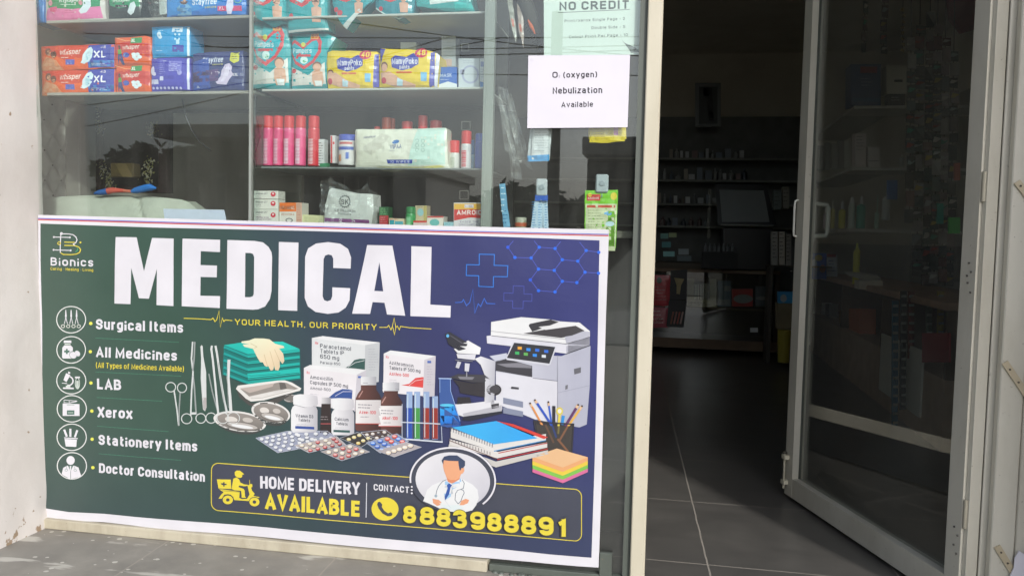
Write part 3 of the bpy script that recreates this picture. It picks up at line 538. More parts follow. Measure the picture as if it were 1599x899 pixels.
    for i in range(17): t=i/16; x,y=708+64*t,667+25*t; A.l([(x-1,y-1.5),(x-1.6,y+5)],1.1,'6b6f78'); A.l([(x+1,y),(x-.5,y+4)],.7,'e9e9ec')
    for i in range(15): t=i/14; x,y=706+62*t,682+22*t; A.l([(x-1,y),(x-1,y+5)],.9,'5a565a')
    # sticky notes
    A.off=4
    for k,(dy,c,cs) in enumerate(((17.5,'c4648c','b45a80'),(12,'76b048','6aa040'),(6,'dcb83e','cba736'),(0,'dd9a68','cc8a58'))):
        A.L=12+k; A.p([(833,711.5+dy),(880,727+dy),(919,712+dy),(919,718+dy),(880,735+dy),(833,718+dy)],c)
    A.L=17; A.p('833,711.5 871,698.5 919,712 880,728','e8ab80')
    # delivery panel
    A.off=0
    A.L=2; PAN='3b3e4b'
    def rr(x0,y0,x1,y1,k,r):     # rounded panel whose top and bottom fall by k per pixel
        P=[]
        for cx,cy,a0 in ((x1-r,y0+r,-90),(x1-r,y1-r,0),(x0+r,y1-r,90),(x0+r,y0+r,180)):
            for i in range(7): a=R(a0+15*i); x=cx+r*math.cos(a); P.append((x,cy+r*math.sin(a)+k*(x-x0)))
        return P
    A.p([(x,y+(0 if y<780 else .012*(x-332))) for x,y in rr(332.8,721.5,909,795,.0725,11)],PAN)
    A.L=4; A.l([(x,y+(0 if y<780+.07*(x-332) else .012*(x-332))) for x,y in rr(332.8,721.5,909,795,.0725,11)],1.3,'cdbb3a',True)
    A.L=5
    A.t('HOME DELIVERY',408.5,761.2,564,771.5,19.3,WH,.024); A.t('AVAILABLE',415.5,793.6,565,805.6,24.5,YE,.032); A.l('574.5,752.5 573.5,806.5',1.3,'c9c9cf'); A.t('CONTACT',585.5,764,641,768.5,10,WH,.018)
    A.L=32
    for y in (757.5,762.5,767.5): A.e(646,y,1.6,1.5,WH,10)
    A.L=5
    A.e(603,793.2,21,18,YE,36); A.L=7; A.p('592,782.5 595,781.8 599,786 598,790 602,796 608,800 612,798 615,801 613,804 607,804.5 599,800 593,792 591,786',PAN)
    dg=[(632.5,652.5,786.5,814),(658.3,681,788.5,816.5),(684,706.3,791,819.3),(709.5,731.5,793,822),(736.8,759.5,795.5,824.3),(763,785.5,797.5,826.8),(789.3,812,800,829),(815.7,839,802,831.5),(843,866,803.5,833),(871,885,807,834.5)]
    A.L=34
    for chx,(x0,x1,y0,y1) in zip('8883988891',dg): A.t(chx,x0,y1-.6,x1,y1+.4,y1-y0-.6,YE,.034)
    A.L=33
    for chx,(x0,x1,y0,y1) in zip('8883988891',dg): A.t(chx,x0-.8,y1+.6,x1+.8,y1+1.6,y1-y0+1.6,'5a5436',.055)
    # scooter
    A.L=5
    Q=lambda s:[(320+x/10,715+y/10) for x,y in pts(s)]
    A.p(Q('215,320 430,325 440,470 240,462'),YE); A.p(Q('490,210 520,185 570,185 610,215 640,240 605,255 610,280 580,300 530,290 495,260'),YE); A.p(Q('455,400 470,310 520,290 560,320 580,370 640,400 690,405 700,420 640,430 560,415 550,440 630,470 645,500 650,590 670,610 600,610 590,500 480,490 445,470'),YE)
    A.p(Q('250,475 300,475 570,515 560,610 600,630 680,625 720,560 690,420 740,390 765,400 765,440 745,450 760,500 800,545 780,580 870,600 870,612 790,605 740,630 700,660 480,645 470,600 430,560 380,550 330,560 290,620 240,620 280,560 320,520'),YE); A.L=6
    for x,y,r in ((385,640,78),(795,675,78)): A.e(320+x/10,715+y/10,r/10+1,r/10*.9+.9,PAN,24); A.L=7; A.e(320+x/10,715+y/10,r/10,r/10*.88,YE,24); A.L=8; A.e(320+x/10,715+y/10,2.8,2.6,PAN,14); A.L=6
    A.L=7; A.r(348.2,753,353,755,PAN); A.r(351.6,751.2,353.6,758.2,PAN); A.r(350,753.8,356.8,755.8,PAN); A.l(Q('725,330 725,400'),.8,YE)
    A.l(Q('300,495 570,520'),.5,PAN)
    # doctor roundel
    A.off=18
    A.L=9; A.e(710,747,66,50,PAN,50); A.L=10; A.ring(709.5,747.5,66,50,2.6,WH,50,-190,42,4); A.e(709.5,748,58,43.5,G('cfcdd0','b9b7be',690,705,735,790),50,6); A.L=11
    Z=lambda s:[(640+x/10,690+y/10) for x,y in pts(s)]
    A.p(Z('235,900 300,720 380,650 600,560 830,550 1000,640 1080,720 1100,850 1060,960 1000,1040 850,1080 760,1075 640,1060 480,1010 330,940'),'e3e2e6'); A.p(Z('575,590 700,600 820,545 830,600 660,830 575,890 560,780'),'94b6de'); A.L=12
    A.p(Z('605,560 620,600 680,625 720,610 800,560 810,500 600,520'),'c97f5c'); A.L=12.4; A.p(Z('550,270 780,265 800,420 830,380 870,385 875,430 850,470 825,480 800,540 740,570 660,570 600,540 555,420 540,340'),'df9873'); A.L=12.8; A.p(Z('520,270 560,210 640,190 760,190 830,240 885,280 885,350 850,390 830,385 815,425 800,420 785,340 780,280 640,275 555,265 545,335'),'34405a'); A.p(Z('605,650 640,620 685,650 660,690 640,790 575,890 570,830 615,700'),'2d4f94')
    A.L=13; A.l(Z('600,565 540,590 480,660 445,740 435,800'),.9,'5b6672'); A.l(Z('840,565 875,620 860,700 820,715 770,730 740,780 730,880 780,940 820,900 850,820 875,770 860,730 820,715'),.9,'5b6672'); A.e(683.3,771.8,2.3,2.3,'8fa0ab',12); A.l(Z('560,780 575,890 660,1000'),.4,'b5b8c4')
    A.L=12; A.p(Z('380,860 480,880 520,920 500,960 450,975 390,930'),'dd9470'); A.p(Z('830,890 900,860 950,880 930,930 860,960 800,960'),'dd9470'); A.p(Z('480,920 560,960 800,960 880,1000 760,1050 560,1010'),'ccd6e8')
    A.mb.c=[[tuple(min(k,.66)*.80+.006 for k in q) for q in f] for f in A.mb.c]
    b=A.mb.build('printed_sheet','vinyl'); return A,b
t_ban=thing('banner','wide vinyl banner with MEDICAL in large white letters on a green to blue ground','banner',(W(500,840,-.02).x,-.012,.06))
_A,_b=build_banner(); _b.parent=t_ban; _b.location=-t_ban.location
# the sheet's back and its thickness
mbk=MB()
_o=pts('61,336 380,345 700,353.5 951,359 946,520 943,640 939,780 935.5,884.5 820,875 730,868 640,859 540,850 440,840 345,832 250,824 165,814 120,812 69,806 66,640 64,480')
mbk.prism([W(x,y,-.006) for x,y in _o],(0,.0015,0),'b9b7b5')
_k=mbk.build('backing_sheet','vinyl',t_ban)
# ================================================================== the setting
def tile_mat():
    m,n,l,b=newmat('stone_tiles'); g=n.new('ShaderNodeNewGeometry'); sp=n.new('ShaderNodeSeparateXYZ'); l.new(g.outputs['Position'],sp.inputs[0])
    def math_(op,a,bv,c=None):
        q=n.new('ShaderNodeMath'); q.operation=op
        for i,v in enumerate((a,bv,c)):
            if v is None: continue
            if hasattr(v,'links'): l.new(v,q.inputs[i])
            else: q.inputs[i].default_value=v
        return q.outputs[0]
    def joint(co,off,per,wd):
        a=math_('SUBTRACT',co,off); a=math_('DIVIDE',a,per); f=math_('FRACT',a,0); f=math_('SUBTRACT',f,.5); f=math_('ABSOLUTE',f,0); f=math_('SUBTRACT',.5,f)   # 0 at the joint
        return math_('LESS_THAN',f,wd/per/2)
    wob=n.new('ShaderNodeTexNoise'); wob.inputs['Scale'].default_value=9; l.new(g.outputs['Position'],wob.inputs[0])
    wv=math_('MULTIPLY_ADD',wob.outputs[0],.006,-.003)
    X=math_('ADD',sp.outputs[0],wv); Y=math_('ADD',sp.outputs[1],wv)
    X=math_('SUBTRACT',X,math_('MULTIPLY',sp.outputs[1],-.05))
    jt=math_('MAXIMUM',joint(X,.556,.585,.0055),joint(Y,.205,.649,.005))
    # tile body: dark slate with faint streaks
    tn=n.new('ShaderNodeTexNoise'); tn.inputs['Scale'].default_value=2.2; tn.inputs['Detail'].default_value=10; tn.inputs['Roughness'].default_value=.65; tn.inputs['Distortion'].default_value=.6
    mp=n.new('ShaderNodeMapping'); mp.inputs['Scale'].default_value=(1,2.2,1); mp.inputs['Rotation'].default_value=(0,0,.5); l.new(g.outputs['Position'],mp.inputs[0]); l.new(mp.outputs[0],tn.inputs[0])
    cr=n.new('ShaderNodeValToRGB'); cr.color_ramp.elements[0].position=.3; cr.color_ramp.elements[0].color=(.040,.039,.038,1); cr.color_ramp.elements[1].position=.75; cr.color_ramp.elements[1].color=(.080,.076,.071,1); l.new(tn.outputs[0],cr.inputs[0])
    # outdoor dust, thick in front of the shop front, thinning through the door
    dn=n.new('ShaderNodeTexNoise'); dn.inputs['Scale'].default_value=3.5; dn.inputs['Detail'].default_value=9; dn.inputs['Roughness'].default_value=.7; l.new(g.outputs['Position'],dn.inputs[0])
    mr=n.new('ShaderNodeMapRange'); mr.inputs[1].default_value=-.02; mr.inputs[2].default_value=.03; mr.inputs[3].default_value=.74; mr.inputs[4].default_value=.16; l.new(sp.outputs[1],mr.inputs[0])
    mr2=n.new('ShaderNodeMapRange'); mr2.inputs[1].default_value=.3; mr2.inputs[2].default_value=.7; mr2.inputs[3].default_value=.45; mr2.inputs[4].default_value=1.25; l.new(dn.outputs[0],mr2.inputs[0])
    du=math_('MULTIPLY',mr.outputs[0],mr2.outputs[0])
    mx=n.new('ShaderNodeMix'); mx.data_type='RGBA'; l.new(du,mx.inputs[0]); l.new(cr.outputs[0],mx.inputs[6]); mx.inputs[7].default_value=(.31,.285,.245,1)
    # paint and lime spatters outside
    out=math_('LESS_THAN',sp.outputs[1],-.005)
    vn=n.new('ShaderNodeTexVoronoi'); vn.inputs['Scale'].default_value=34; vn.inputs['Randomness'].default_value=1; mp2=n.new('ShaderNodeMapping'); mp2.inputs['Scale'].default_value=(.8,1,1); l.new(g.outputs['Position'],mp2.inputs[0]); l.new(mp2.outputs[0],vn.inputs['Vector'])
    vs=n.new('ShaderNodeSeparateColor'); l.new(vn.outputs['Color'],vs.inputs[0]); rad=math_('MULTIPLY',math_('POWER',vs.outputs[0],3),.25)
    sn=n.new('ShaderNodeTexNoise'); sn.inputs['Scale'].default_value=70; l.new(g.outputs['Position'],sn.inputs[0]); dd=math_('ADD',vn.outputs['Distance'],math_('MULTIPLY_ADD',sn.outputs[0],.22,-.11))
    spk=math_('LESS_THAN',dd,rad)
    bn=n.new('ShaderNodeTexNoise'); bn.inputs['Scale'].default_value=4.2; bn.inputs['Detail'].default_value=7; mp3=n.new('ShaderNodeMapping'); mp3.inputs['Scale'].default_value=(.7,2.6,1); mp3.inputs['Location'].default_value=(3.2,1.1,0); l.new(g.outputs['Position'],mp3.inputs[0]); l.new(mp3.outputs[0],bn.inputs[0])
    sm=n.new('ShaderNodeMapRange'); sm.inputs[1].default_value=.62; sm.inputs[2].default_value=.66; l.new(bn.outputs[0],sm.inputs[0]); sm2=math_('MULTIPLY',sm.outputs[0],.7)
    sp_=math_('MULTIPLY',math_('MAXIMUM',math_('MULTIPLY',spk,.85),sm2),out)
    m2=n.new('ShaderNodeMix'); m2.data_type='RGBA'; l.new(sp_,m2.inputs[0]); l.new(mx.outputs[2],m2.inputs[6]); m2.inputs[7].default_value=(.5,.475,.42,1)
    m3=n.new('ShaderNodeMix'); m3.data_type='RGBA'; l.new(math_('MULTIPLY',jt,.85),m3.inputs[0]); l.new(m2.outputs[2],m3.inputs[6]); m3.inputs[7].default_value=(.30,.27,.23,1)
    l.new(m3.outputs[2],b.inputs['Base Color'])
    rr=math_('MULTIPLY_ADD',du,.5,.24); rr=math_('MAXIMUM',rr,math_('MULTIPLY',jt,.7)); l.new(rr,b.inputs['Roughness'])
    bp=n.new('ShaderNodeBump'); bp.inputs['Strength'].default_value=.15; bp.inputs['Distance'].default_value=.003; l.new(math_('SUBTRACT',tn.outputs[0],jt),bp.inputs['Height']); l.new(bp.outputs[0],b.inputs['Normal'])
    return m
M['tiles']=tile_mat()
mb=MB(); mb.box(-4.5,4.5,-2.0,6.6,-.35,0,'777'); struct(mb.build('floor','tiles'))
def ground_mat():
    m,n,l,b=newmat('dusty_ground'); no=n.new('ShaderNodeTexNoise'); no.inputs['Scale'].default_value=.8; no.inputs['Detail'].default_value=9; g=n.new('ShaderNodeNewGeometry'); l.new(g.outputs['Position'],no.inputs[0])
    cr=n.new('ShaderNodeValToRGB'); cr.color_ramp.elements[0].color=(.17,.145,.11,1); cr.color_ramp.elements[1].color=(.33,.29,.235,1); l.new(no.outputs[0],cr.inputs[0]); l.new(cr.outputs[0],b.inputs['Base Color']); b.inputs['Roughness'].default_value=.95; return m
M['ground']=ground_mat()
mb=MB(); mb.add([(-600,-600,-.36),(600,-600,-.36),(600,600,-.36),(-600,600,-.36)],[(0,1,2,3)],'777'); struct(mb.build('ground','ground'))
def asphalt_mat():
    m,n,l,b=newmat('asphalt'); no=n.new('ShaderNodeTexNoise'); no.inputs['Scale'].default_value=3; no.inputs['Detail'].default_value=12; g=n.new('ShaderNodeNewGeometry'); l.new(g.outputs['Position'],no.inputs[0])
    cr=n.new('ShaderNodeValToRGB'); cr.color_ramp.elements[0].color=(.035,.035,.035,1); cr.color_ramp.elements[1].color=(.085,.08,.075,1); l.new(no.outputs[0],cr.inputs[0]); l.new(cr.outputs[0],b.inputs['Base Color']); b.inputs['Roughness'].default_value=.9; return m
M['asphalt']=asphalt_mat()
mb=MB(); mb.box(-300,300,-17,-8.5,-.4,-.33,'555'); struct(mb.build('road','asphalt'))
# the masonry of the shop: side walls, back wall, ceiling, wall above the shop front
def plaster_mat(name,base,chips=True):
    m,n,l,b=newmat(name); g=n.new('ShaderNodeNewGeometry'); no=n.new('ShaderNodeTexNoise'); no.inputs['Scale'].default_value=2.6; no.inputs['Detail'].default_value=10; no.inputs['Roughness'].default_value=.6; l.new(g.outputs['Position'],no.inputs[0])
    a=H(base); cr=n.new('ShaderNodeValToRGB'); cr.color_ramp.elements[0].position=.3; cr.color_ramp.elements[1].position=.7; cr.color_ramp.elements[0].color=(a[0]*.86,a[1]*.84,a[2]*.82,1); cr.color_ramp.elements[1].color=(*a,1); l.new(no.outputs[0],cr.inputs[0])
    out=cr.outputs[0]
    if chips:
        n2=n.new('ShaderNodeTexNoise'); n2.inputs['Scale'].default_value=30; n2.inputs['Detail'].default_value=6; l.new(g.outputs['Position'],n2.inputs[0])
        sp=n.new('ShaderNodeSeparateXYZ'); l.new(g.outputs['Position'],sp.inputs[0])
        mr=n.new('ShaderNodeMapRange'); mr.inputs[1].default_value=0; mr.inputs[2].default_value=.16; mr.inputs[3].default_value=.16; mr.inputs[4].default_value=0; l.new(sp.outputs[2],mr.inputs[0])
        ad=n.new('ShaderNodeMath'); ad.operation='ADD'; l.new(n2.outputs[0],ad.inputs[0]); l.new(mr.outputs[0],ad.inputs[1])
        c2=n.new('ShaderNodeValToRGB'); c2.color_ramp.elements[0].position=.70; c2.color_ramp.elements[1].position=.735; l.new(ad.outputs[0],c2.inputs[0])
        mx=n.new('ShaderNodeMix'); mx.data_type='RGBA'; l.new(c2.outputs[0],mx.inputs[0]); l.new(out,mx.inputs[6]); mx.inputs[7].default_value=(.30,.22,.15,1); out=mx.outputs[2]
    l.new(out,b.inputs['Base Color']); b.inputs['Roughness'].default_value=.8; b.inputs['Specular IOR Level'].default_value=.25
    n3=n.new('ShaderNodeTexNoise'); n3.inputs['Scale'].default_value=7; n3.inputs['Detail'].default_value=11; n3.inputs['Roughness'].default_value=.55; l.new(g.outputs['Position'],n3.inputs[0])
    bp=n.new('ShaderNodeBump'); bp.inputs['Strength'].default_value=.35; bp.inputs['Distance'].default_value=.012; l.new(n3.outputs[0],bp.inputs['Height']); l.new(bp.outputs[0],b.inputs['Normal'])
    return m
M['plaster']=plaster_mat('cream_plaster','d2ccc7'); M['inner']=plaster_mat('dim_inner_paint','d8d4c8',False)
sh=thing('shop_building','single storey shop with a cream front and a dim room behind it','building',(0,0,0))
mb=MB(); mb.box(-4.5,4.5,6.45,6.6,0,3.2,'777'); mb.build('back_wall','inner',sh)
mb=MB()      # left wall; unseen opening near its back added to brighten the room
_o=[(.16,0),(6.45,0),(6.45,2.95),(.16,2.95)]; _h=[(5.05,.9),(5.05,2.6),(6.3,2.6),(6.3,.9)]
_f=_o+_h; _t=[tuple(q) for q in tessellate_polygon([[Vector((y,z,0)) for y,z in _o],[Vector((y,z,0)) for y,z in _h]])]
mb.add([(-3.05,y,z) for y,z in _f]+[(-3.2,y,z) for y,z in _f],_t+[(a+8,c+8,b+8) for a,b,c in _t]+[(i,(i+1)%4,8+(i+1)%4,8+i) for i in range(4)]+[(4+i,4+(i+1)%4,12+(i+1)%4,12+i) for i in range(4)],'777')
mb.build('side_wall','inner',sh); mb=MB(); mb.box(2.75,2.9,.06,6.45,0,2.95,'777'); mb.build('side_wall','inner',sh)
mb=MB(); mb.box(-4.5,4.5,.06,6.45,2.95,3.1,'777'); mb.build('ceiling','inner',sh)
mb=MB(); mb.box(-1.72,1.42,-.02,.12,2.9,3.2,'777'); mb.box(-4.5,-2.2,-.05,.1,0,3.2,'777'); mb.box(1.95,4.5,-.05,.1,0,3.2,'777'); mb.box(-3.05,-2.2,.1,.16,0,2.95,'777'); mb.build('front_wall','plaster',sh)
# the plastered pier at the left of the window, its side face leaning a little
pl=thing('wall_pier','cream plastered pier with chipped foot at the left of the banner','pillar',(-1.93,-.12,0))
mb=MB(); NZ,NY=90,14
def pier_x(y,z): 
    e=noise.noise(Vector((y*9,z*5,1)))*.0035+noise.noise(Vector((y*3,z*1.6,4)))*.004
    if z<.16 and y>-.05: e-=.009*max(0,1-abs(z-.085)/.05)*max(0,noise.noise(Vector((y*40,z*60,2)))+.7)
    return -1.662-.028*z+e
vs=[];
for k in range(NZ+1):
    z=3.2*k/NZ if k>40 else 1.9*k/40
    z=1.9*k/60 if k<=60 else 1.9+1.3*(k-60)/(NZ-60)
    for j in range(NY+1):
        y=-.235+.255*j/NY; vs.append((pier_x(y,z),y,z))
fs=[(k*(NY+1)+j,k*(NY+1)+j+1,(k+1)*(NY+1)+j+1,(k+1)*(NY+1)+j) for k in range(NZ) for j in range(NY)]
mb.add(vs,fs,'ddd',0,True)
mb.box(-2.2,-1.775,-.235,.1,0,3.2,'ddd'); mb.add([(-1.775,-.2352,0),(-1.775,-.2352,3.2)]+[vs[k*(NY+1)] for k in range(NZ+1)],[(0,2+k,3+k) for k in range(NZ)]+[(0,2+NZ,1)],'ddd')
mb.build('pier_body','plaster',pl)
# the pier at the right, mostly beyond the picture; it shades the door frame
pr=thing('wall_pier','cream plastered pier standing forward at the right of the door','pillar',(1.72,-.25,0))
mb=MB(); mb.box(1.49,1.95,-.47,.1,0,3.2,'ddd'); mb.box(1.4605,1.4899,-.02,.1,0,3.2,'ddd'); mb.build('pier_body','plaster',pr)
# ================================================================== window: sill, panes, post
wn=thing('shop_window','wide shop window of greenish glass panes above a cream stone sill','window',(-.65,0,0))
xL=-1.70; xJ=W(391,250,0).x; xC=W(762,250,0).x
a,b=W(761,868,-.025),W(761,882,-.025)
mb=MB(); mb.box(-1.668,a.x,-.028,.02,.0,.034,'bbb',0,.003); mb.build('sill','sill',wn)
mb=MB(); mb.box(a.x+.004,.285,-.014,.016,.0,.022,'bbb',0,.002); mb.build('sill_channel','gasket',wn)
for x0,x1 in ((xL,xJ-.002),(xJ+.002,.287)):
    mb=MB(); mb.box(x0,x1,.002,.010,.022 if x1>0 else .034,2.9,'fff'); mb.build('glass_pane','glass',wn)
mb=MB(); mb.box(xJ-.004,xJ+.004,-.001,.012,.03,2.9,'7d8f88'); mb.build('silicone_joint','channel',wn)
mb=MB(); mb.box(.287,.309,-.012,.03,0,2.9,'444'); mb.build('gasket_strip','gasket',wn)
mb=MB(); mb.box(.3095,.352,-.03,.03,0,2.9,'ccc',0,.003); mb.build('post','post',wn)
# bits of mortar and cement under the end of the sheet
mb=MB(); rn=random.Random(3)
for i in range(26):
    x=rn.uniform(a.x+.02,.28); r=rn.uniform(.003,.008); mb.lathe((x,-.014-rn.uniform(0,.012),0),[(r*1.5,0,'8a8270'),(r*1.2,r*.5,'958c78'),(r*.4,r*.9,'958c78')],7)
tag(mb.build('mortar_crumbs','gasket'),'grey mortar crumbs along the floor under the right end of the banner','mortar',kind='stuff')
mb=MB(); p0,p1=W(937,862,-.012),W(956,878,-.012); mb.box(p0.x,p1.x,-.016,.0,0,p0.z,'6a685e',0,.002); mb.build('cement_patch','gasket',wn)
# ================================================================== door frame and door
df=thing('door_frame','cream metal frame with flat covering strips at the right of the doorway','door frame',(1.36,0,0))
mb=MB(); mb.box(1.262,1.30,-.004,.06,0,2.9,'ccc',0,.002); mb.build('jamb','cream',df)
mb=MB(); mb.box(1.2785,1.338,-.036,-.005,0,2.9,'ccc',0,.003); mb.build('cover_strip','cream',df)
mb=MB(); mb.box(1.3405,1.46,-.033,-.005,0,2.9,'ccc',0,.003); mb.build('cover_strip','cream',df)
mb=MB(); mb.box(.3525,1.2615,-.02,.05,2.30,2.36,'ccc',0,.003); mb.build('head','cream',df)
mb=MB(); mb.box(.353,1.2613,.002,.010,2.361,2.9,'fff'); mb.build('added_transom_glass','glass',df)  # glazing above the door, out of view, added to let in more daylight
for (x0,y0),(x1,y1) in (((1570,566),(1612,628)),((1558,853),(1590,905)),((1589,284),(1618,322))):
    A0,A1=W(x0,y0,-.042),W(x1,y1,-.042); d=(A1-A0).normalized(); q=Vector((-d.z,0,d.x))*.0085
    mb=MB(); mb.prism([A0+q,A0-q,A1-q,A1+q],(0,.005,0),'b5a78c'); 
    for t in (.18,.5,.82):
        c=A0.lerp(A1,t); mb.lathe((c.x,c.y-.0015,c.z),[(.0028,.002,'5d5346'),(.0028,0,'5d5346'),(.001,-.0006,'473f35')][::-1],8,axis='y')
    mb.build('strap','metal',df)
pb=MB(); P=[W(x,y,-.05) for x,y in ((1592,860),(1585,872),(1584,886),(1578,899),(1577,912),(1612,912),(1612,855),(1601,866))]; pb.prism(P,(0,.004,0),'d6d3da'); tag(pb.build('torn_paper','paper'),'torn white paper scrap stuck at the foot of the door frame','paper')
HP=Vector((1.214,0,0)); FP=Vector((.882,1.015,0)); LD=(FP-HP); LW=LD.length; LD.normalize(); LN=Vector((LD.y,-LD.x,0))     # LN points away from the seen face
def D(u,wd,z): return HP+LD*u+LN*wd+Vector((0,0,z))       # u from the hinge, wd into the leaf
def dbox(mb,u0,u1,w0,w1,z0,z1,col='ccc'):
    vs=[D(u,q,z) for u in (u0,u1) for q in (w0,w1) for z in (z0,z1)]; return mb.add(vs,[(0,1,3,2),(4,6,7,5),(0,4,5,1),(2,3,7,6),(0,2,6,4),(1,5,7,3)],col)
dr=thing('door','cream framed glass door standing open into the shop','door',tuple(HP))
T=.045
for nm,u0,u1 in (('stile',0,.062),('stile',LW-.062,LW)):
    mb=MB(); dbox(mb,u0,u1,0,T,.016,2.27); mb.build(nm,'cream',dr)
for z0,z1 in ((.016,.092),(2.19,2.27)): mb=MB(); dbox(mb,.0625,LW-.0625,.001,T-.001,z0,z1); mb.build('rail','cream',dr)
for u0,u1,z0,z1 in ((.0625,.068,.0925,2.1895),(LW-.068,LW-.0625,.0925,2.1895)): mb=MB(); dbox(mb,u0,u1,.026,.034,z0,z1,'222'); mb.build('gasket_bead','gasket',dr)
mb=MB(); dbox(mb,.068,LW-.068,.028,.033,.0925,2.1895); mb.build('glass_pane','doorglass',dr)
# hinge side closing strip
mb=MB(); dbox(mb,-.0165,-.0015,.008,T-.004,.01,2.28); mb.build('hinge_strip','cream',dr)
# handles: a D grip seen through the glass and a flat pull on the free stile
def handle(mb,u,w0,h,z0,z1,rr=.0065):
    s=1 if h>0 else -1
    mb.tube([D(u,w0,z0),D(u,w0+h,z0+.004),D(u,w0+h*1.15,z0+.02),D(u,w0+h*1.15,z1-.02),D(u,w0+h,z1-.004),D(u,w0,z1)],rr,'d8d6cc',8)
zt=WX(1247,312,.88).z; zb=WX(1247,371,.88).z
t=(WX(1247,312,.89))
def onleaf(px,py,wd=0.0):
    d=ray(px,py); o=HP+LN*wd; k=(o-CAM).dot(LN)/d.dot(LN); return CAM+d*k
h0,h1=onleaf(1247,313),onleaf(1247,370); uu=(h0-HP).dot(LD)
mb=MB(); handle(mb,uu,0,-.012,h1.z,h0.z,.0042); mb.build('handle','metal',dr)
mb=MB(); h2,h3=onleaf(1275,318,T),onleaf(1275,370,T); u2=LW-.05; handle(mb,u2,T,.055,h3.z,h2.z,.009)
dbox(mb,u2-.012,u2+.012,T,T+.004,h3.z-.02,h2.z+.02,'cfccc0'); mb.build('handle','metal',dr)
mb=MB(); rn=random.Random(9)
for px,py in ((1514,411),(1517,425),(1511,431),(1512,442),(1516,457),(1491,822),(1496,836),(1490,850),(1494,864),(1236,424)):
    q=onleaf(px,py,-.0005); mb.lathe(q,[(.0026,-.003,'3a3630'),(.0026,.003,'3a3630')],7,axis='x')
mb.build('screw_holes','metal',dr)
# tower bolt at the foot of the free stile
b0,b1=onleaf(1231,712),onleaf(1231,752)
mb=MB(); mb.tube([D(LW-.016,-.012,b1.z-.03),D(LW-.016,-.012,b0.z+.015)],.0045,'b9b39f',8)
for z in (b0.z,b1.z): dbox(mb,LW-.03,LW-.001,-.018,0,z-.012,z+.004,'cfc8b2')
mb.lathe(D(LW-.016,-.012,b0.z+.01),[(.009,0,'4a463e'),(.009,.006,'4a463e'),(.004,.009,'4a463e')],8); mb.build('bolt','metal',dr)
mb=MB()
for z in (.25,1.15,2.05): mb.lathe((1.222,-.004,z),[(.006,0,'a59e8c'),(.006,.08,'a59e8c')],10)
mb.build('hinge','metal',dr)
# ================================================================== the display behind the glass
cab=thing('display_cabinet','open display cabinet of dark board with grey shelves behind the window','cabinet',(-.9,.2,0))
def zat(x,y,Y): return W(x,y,Y).z
S2L=zat(225,146,.075); S2M=zat(580,140.5,.075); S3=zat(580,263,.075); S1L=zat(225,32,.075); S1M=zat(600,26,.075); CT=zat(580,353,.075)
def board(x0,x1,z,th,nm='shelf',y0=.05,y1=.37,col='8b8d88',mat='metal'):
    mb=MB(); mb.box(x0,x1,y0,y1,z-th,z,col,0,.0015); return mb.build(nm,mat,cab)
board(-1.70,xJ-.012,S2L,.010,col='9a968e'); board(-1.70,xJ-.012,S1L,.010,col='9a968e'); board(xJ+.012,xC-.018,S2M,.007,col='b6b9b2'); board(xJ+.012,xC-.018,S3,.006,col='777c7b'); board(xJ+.012,xC-.018,S1M,.007,col='b6b9b2')
mb=MB(); mb.box(-1.70,xC-.018,.372,.388,S2L-.02,2.4,'34332f'); mb.build('back_board','wood',cab)
mb=MB(); mb.box(xJ+.012,xC+.01,.3725,.388,.03,S2L-.021,'2c2c2b'); mb.build('back_board','wood',cab)
mb=MB(); mb.box(xJ+.012,.30,.05,.37,CT-.02,CT,'6b665c'); mb.build('counter_board','wood',cab)
mb=MB(); mb.box(xJ+.012,.285,.372,.388,.02,CT-.021,'2c2c2b'); mb.build('lower_panel','wood',cab)
mb=MB(); mb.box(-1.655,xJ-.012,.1,.112,.03,CT-.05,'3a3935'); mb.build('lower_panel','wood',cab)
mb=MB(); mb.box(xJ-.003,xJ+.003,.03,.37,.03,2.4,'6f7d78'); mb.build('divider','glass',cab)
cx0,cx1=W(755,200,.03).x,W(771,200,.03).x
mb=MB(); mb.box(cx0,cx1,.018,.045,.03,2.4,'9a9c96',0,.002); mb.box(cx0+.008,cx0+.011,.0165,.0185,.03,2.4,'555'); mb.build('upright','channel',cab)
# side of the display facing the doorway, with its cream foot rail
sp=thing('side_partition','dark side partition with a low cream rail running back from the door post','partition',(.32,.6,0))
mb=MB(); mb.box(.285,.303,.035,2.3,.18,.24,'ccc',0,.002); mb.build('rail','cream',sp)
mb=MB(); mb.box(.285,.301,.036,2.3,.02,.179,'26282a'); mb.build('kick_panel','wood',sp)
mb=MB(); mb.box(.290,.296,.4,2.3,.241,1.03,'26282a'); mb.build('added_side_panel','wood',sp)  # dark panel added to keep the sunlit cabinet out of the door's reflection


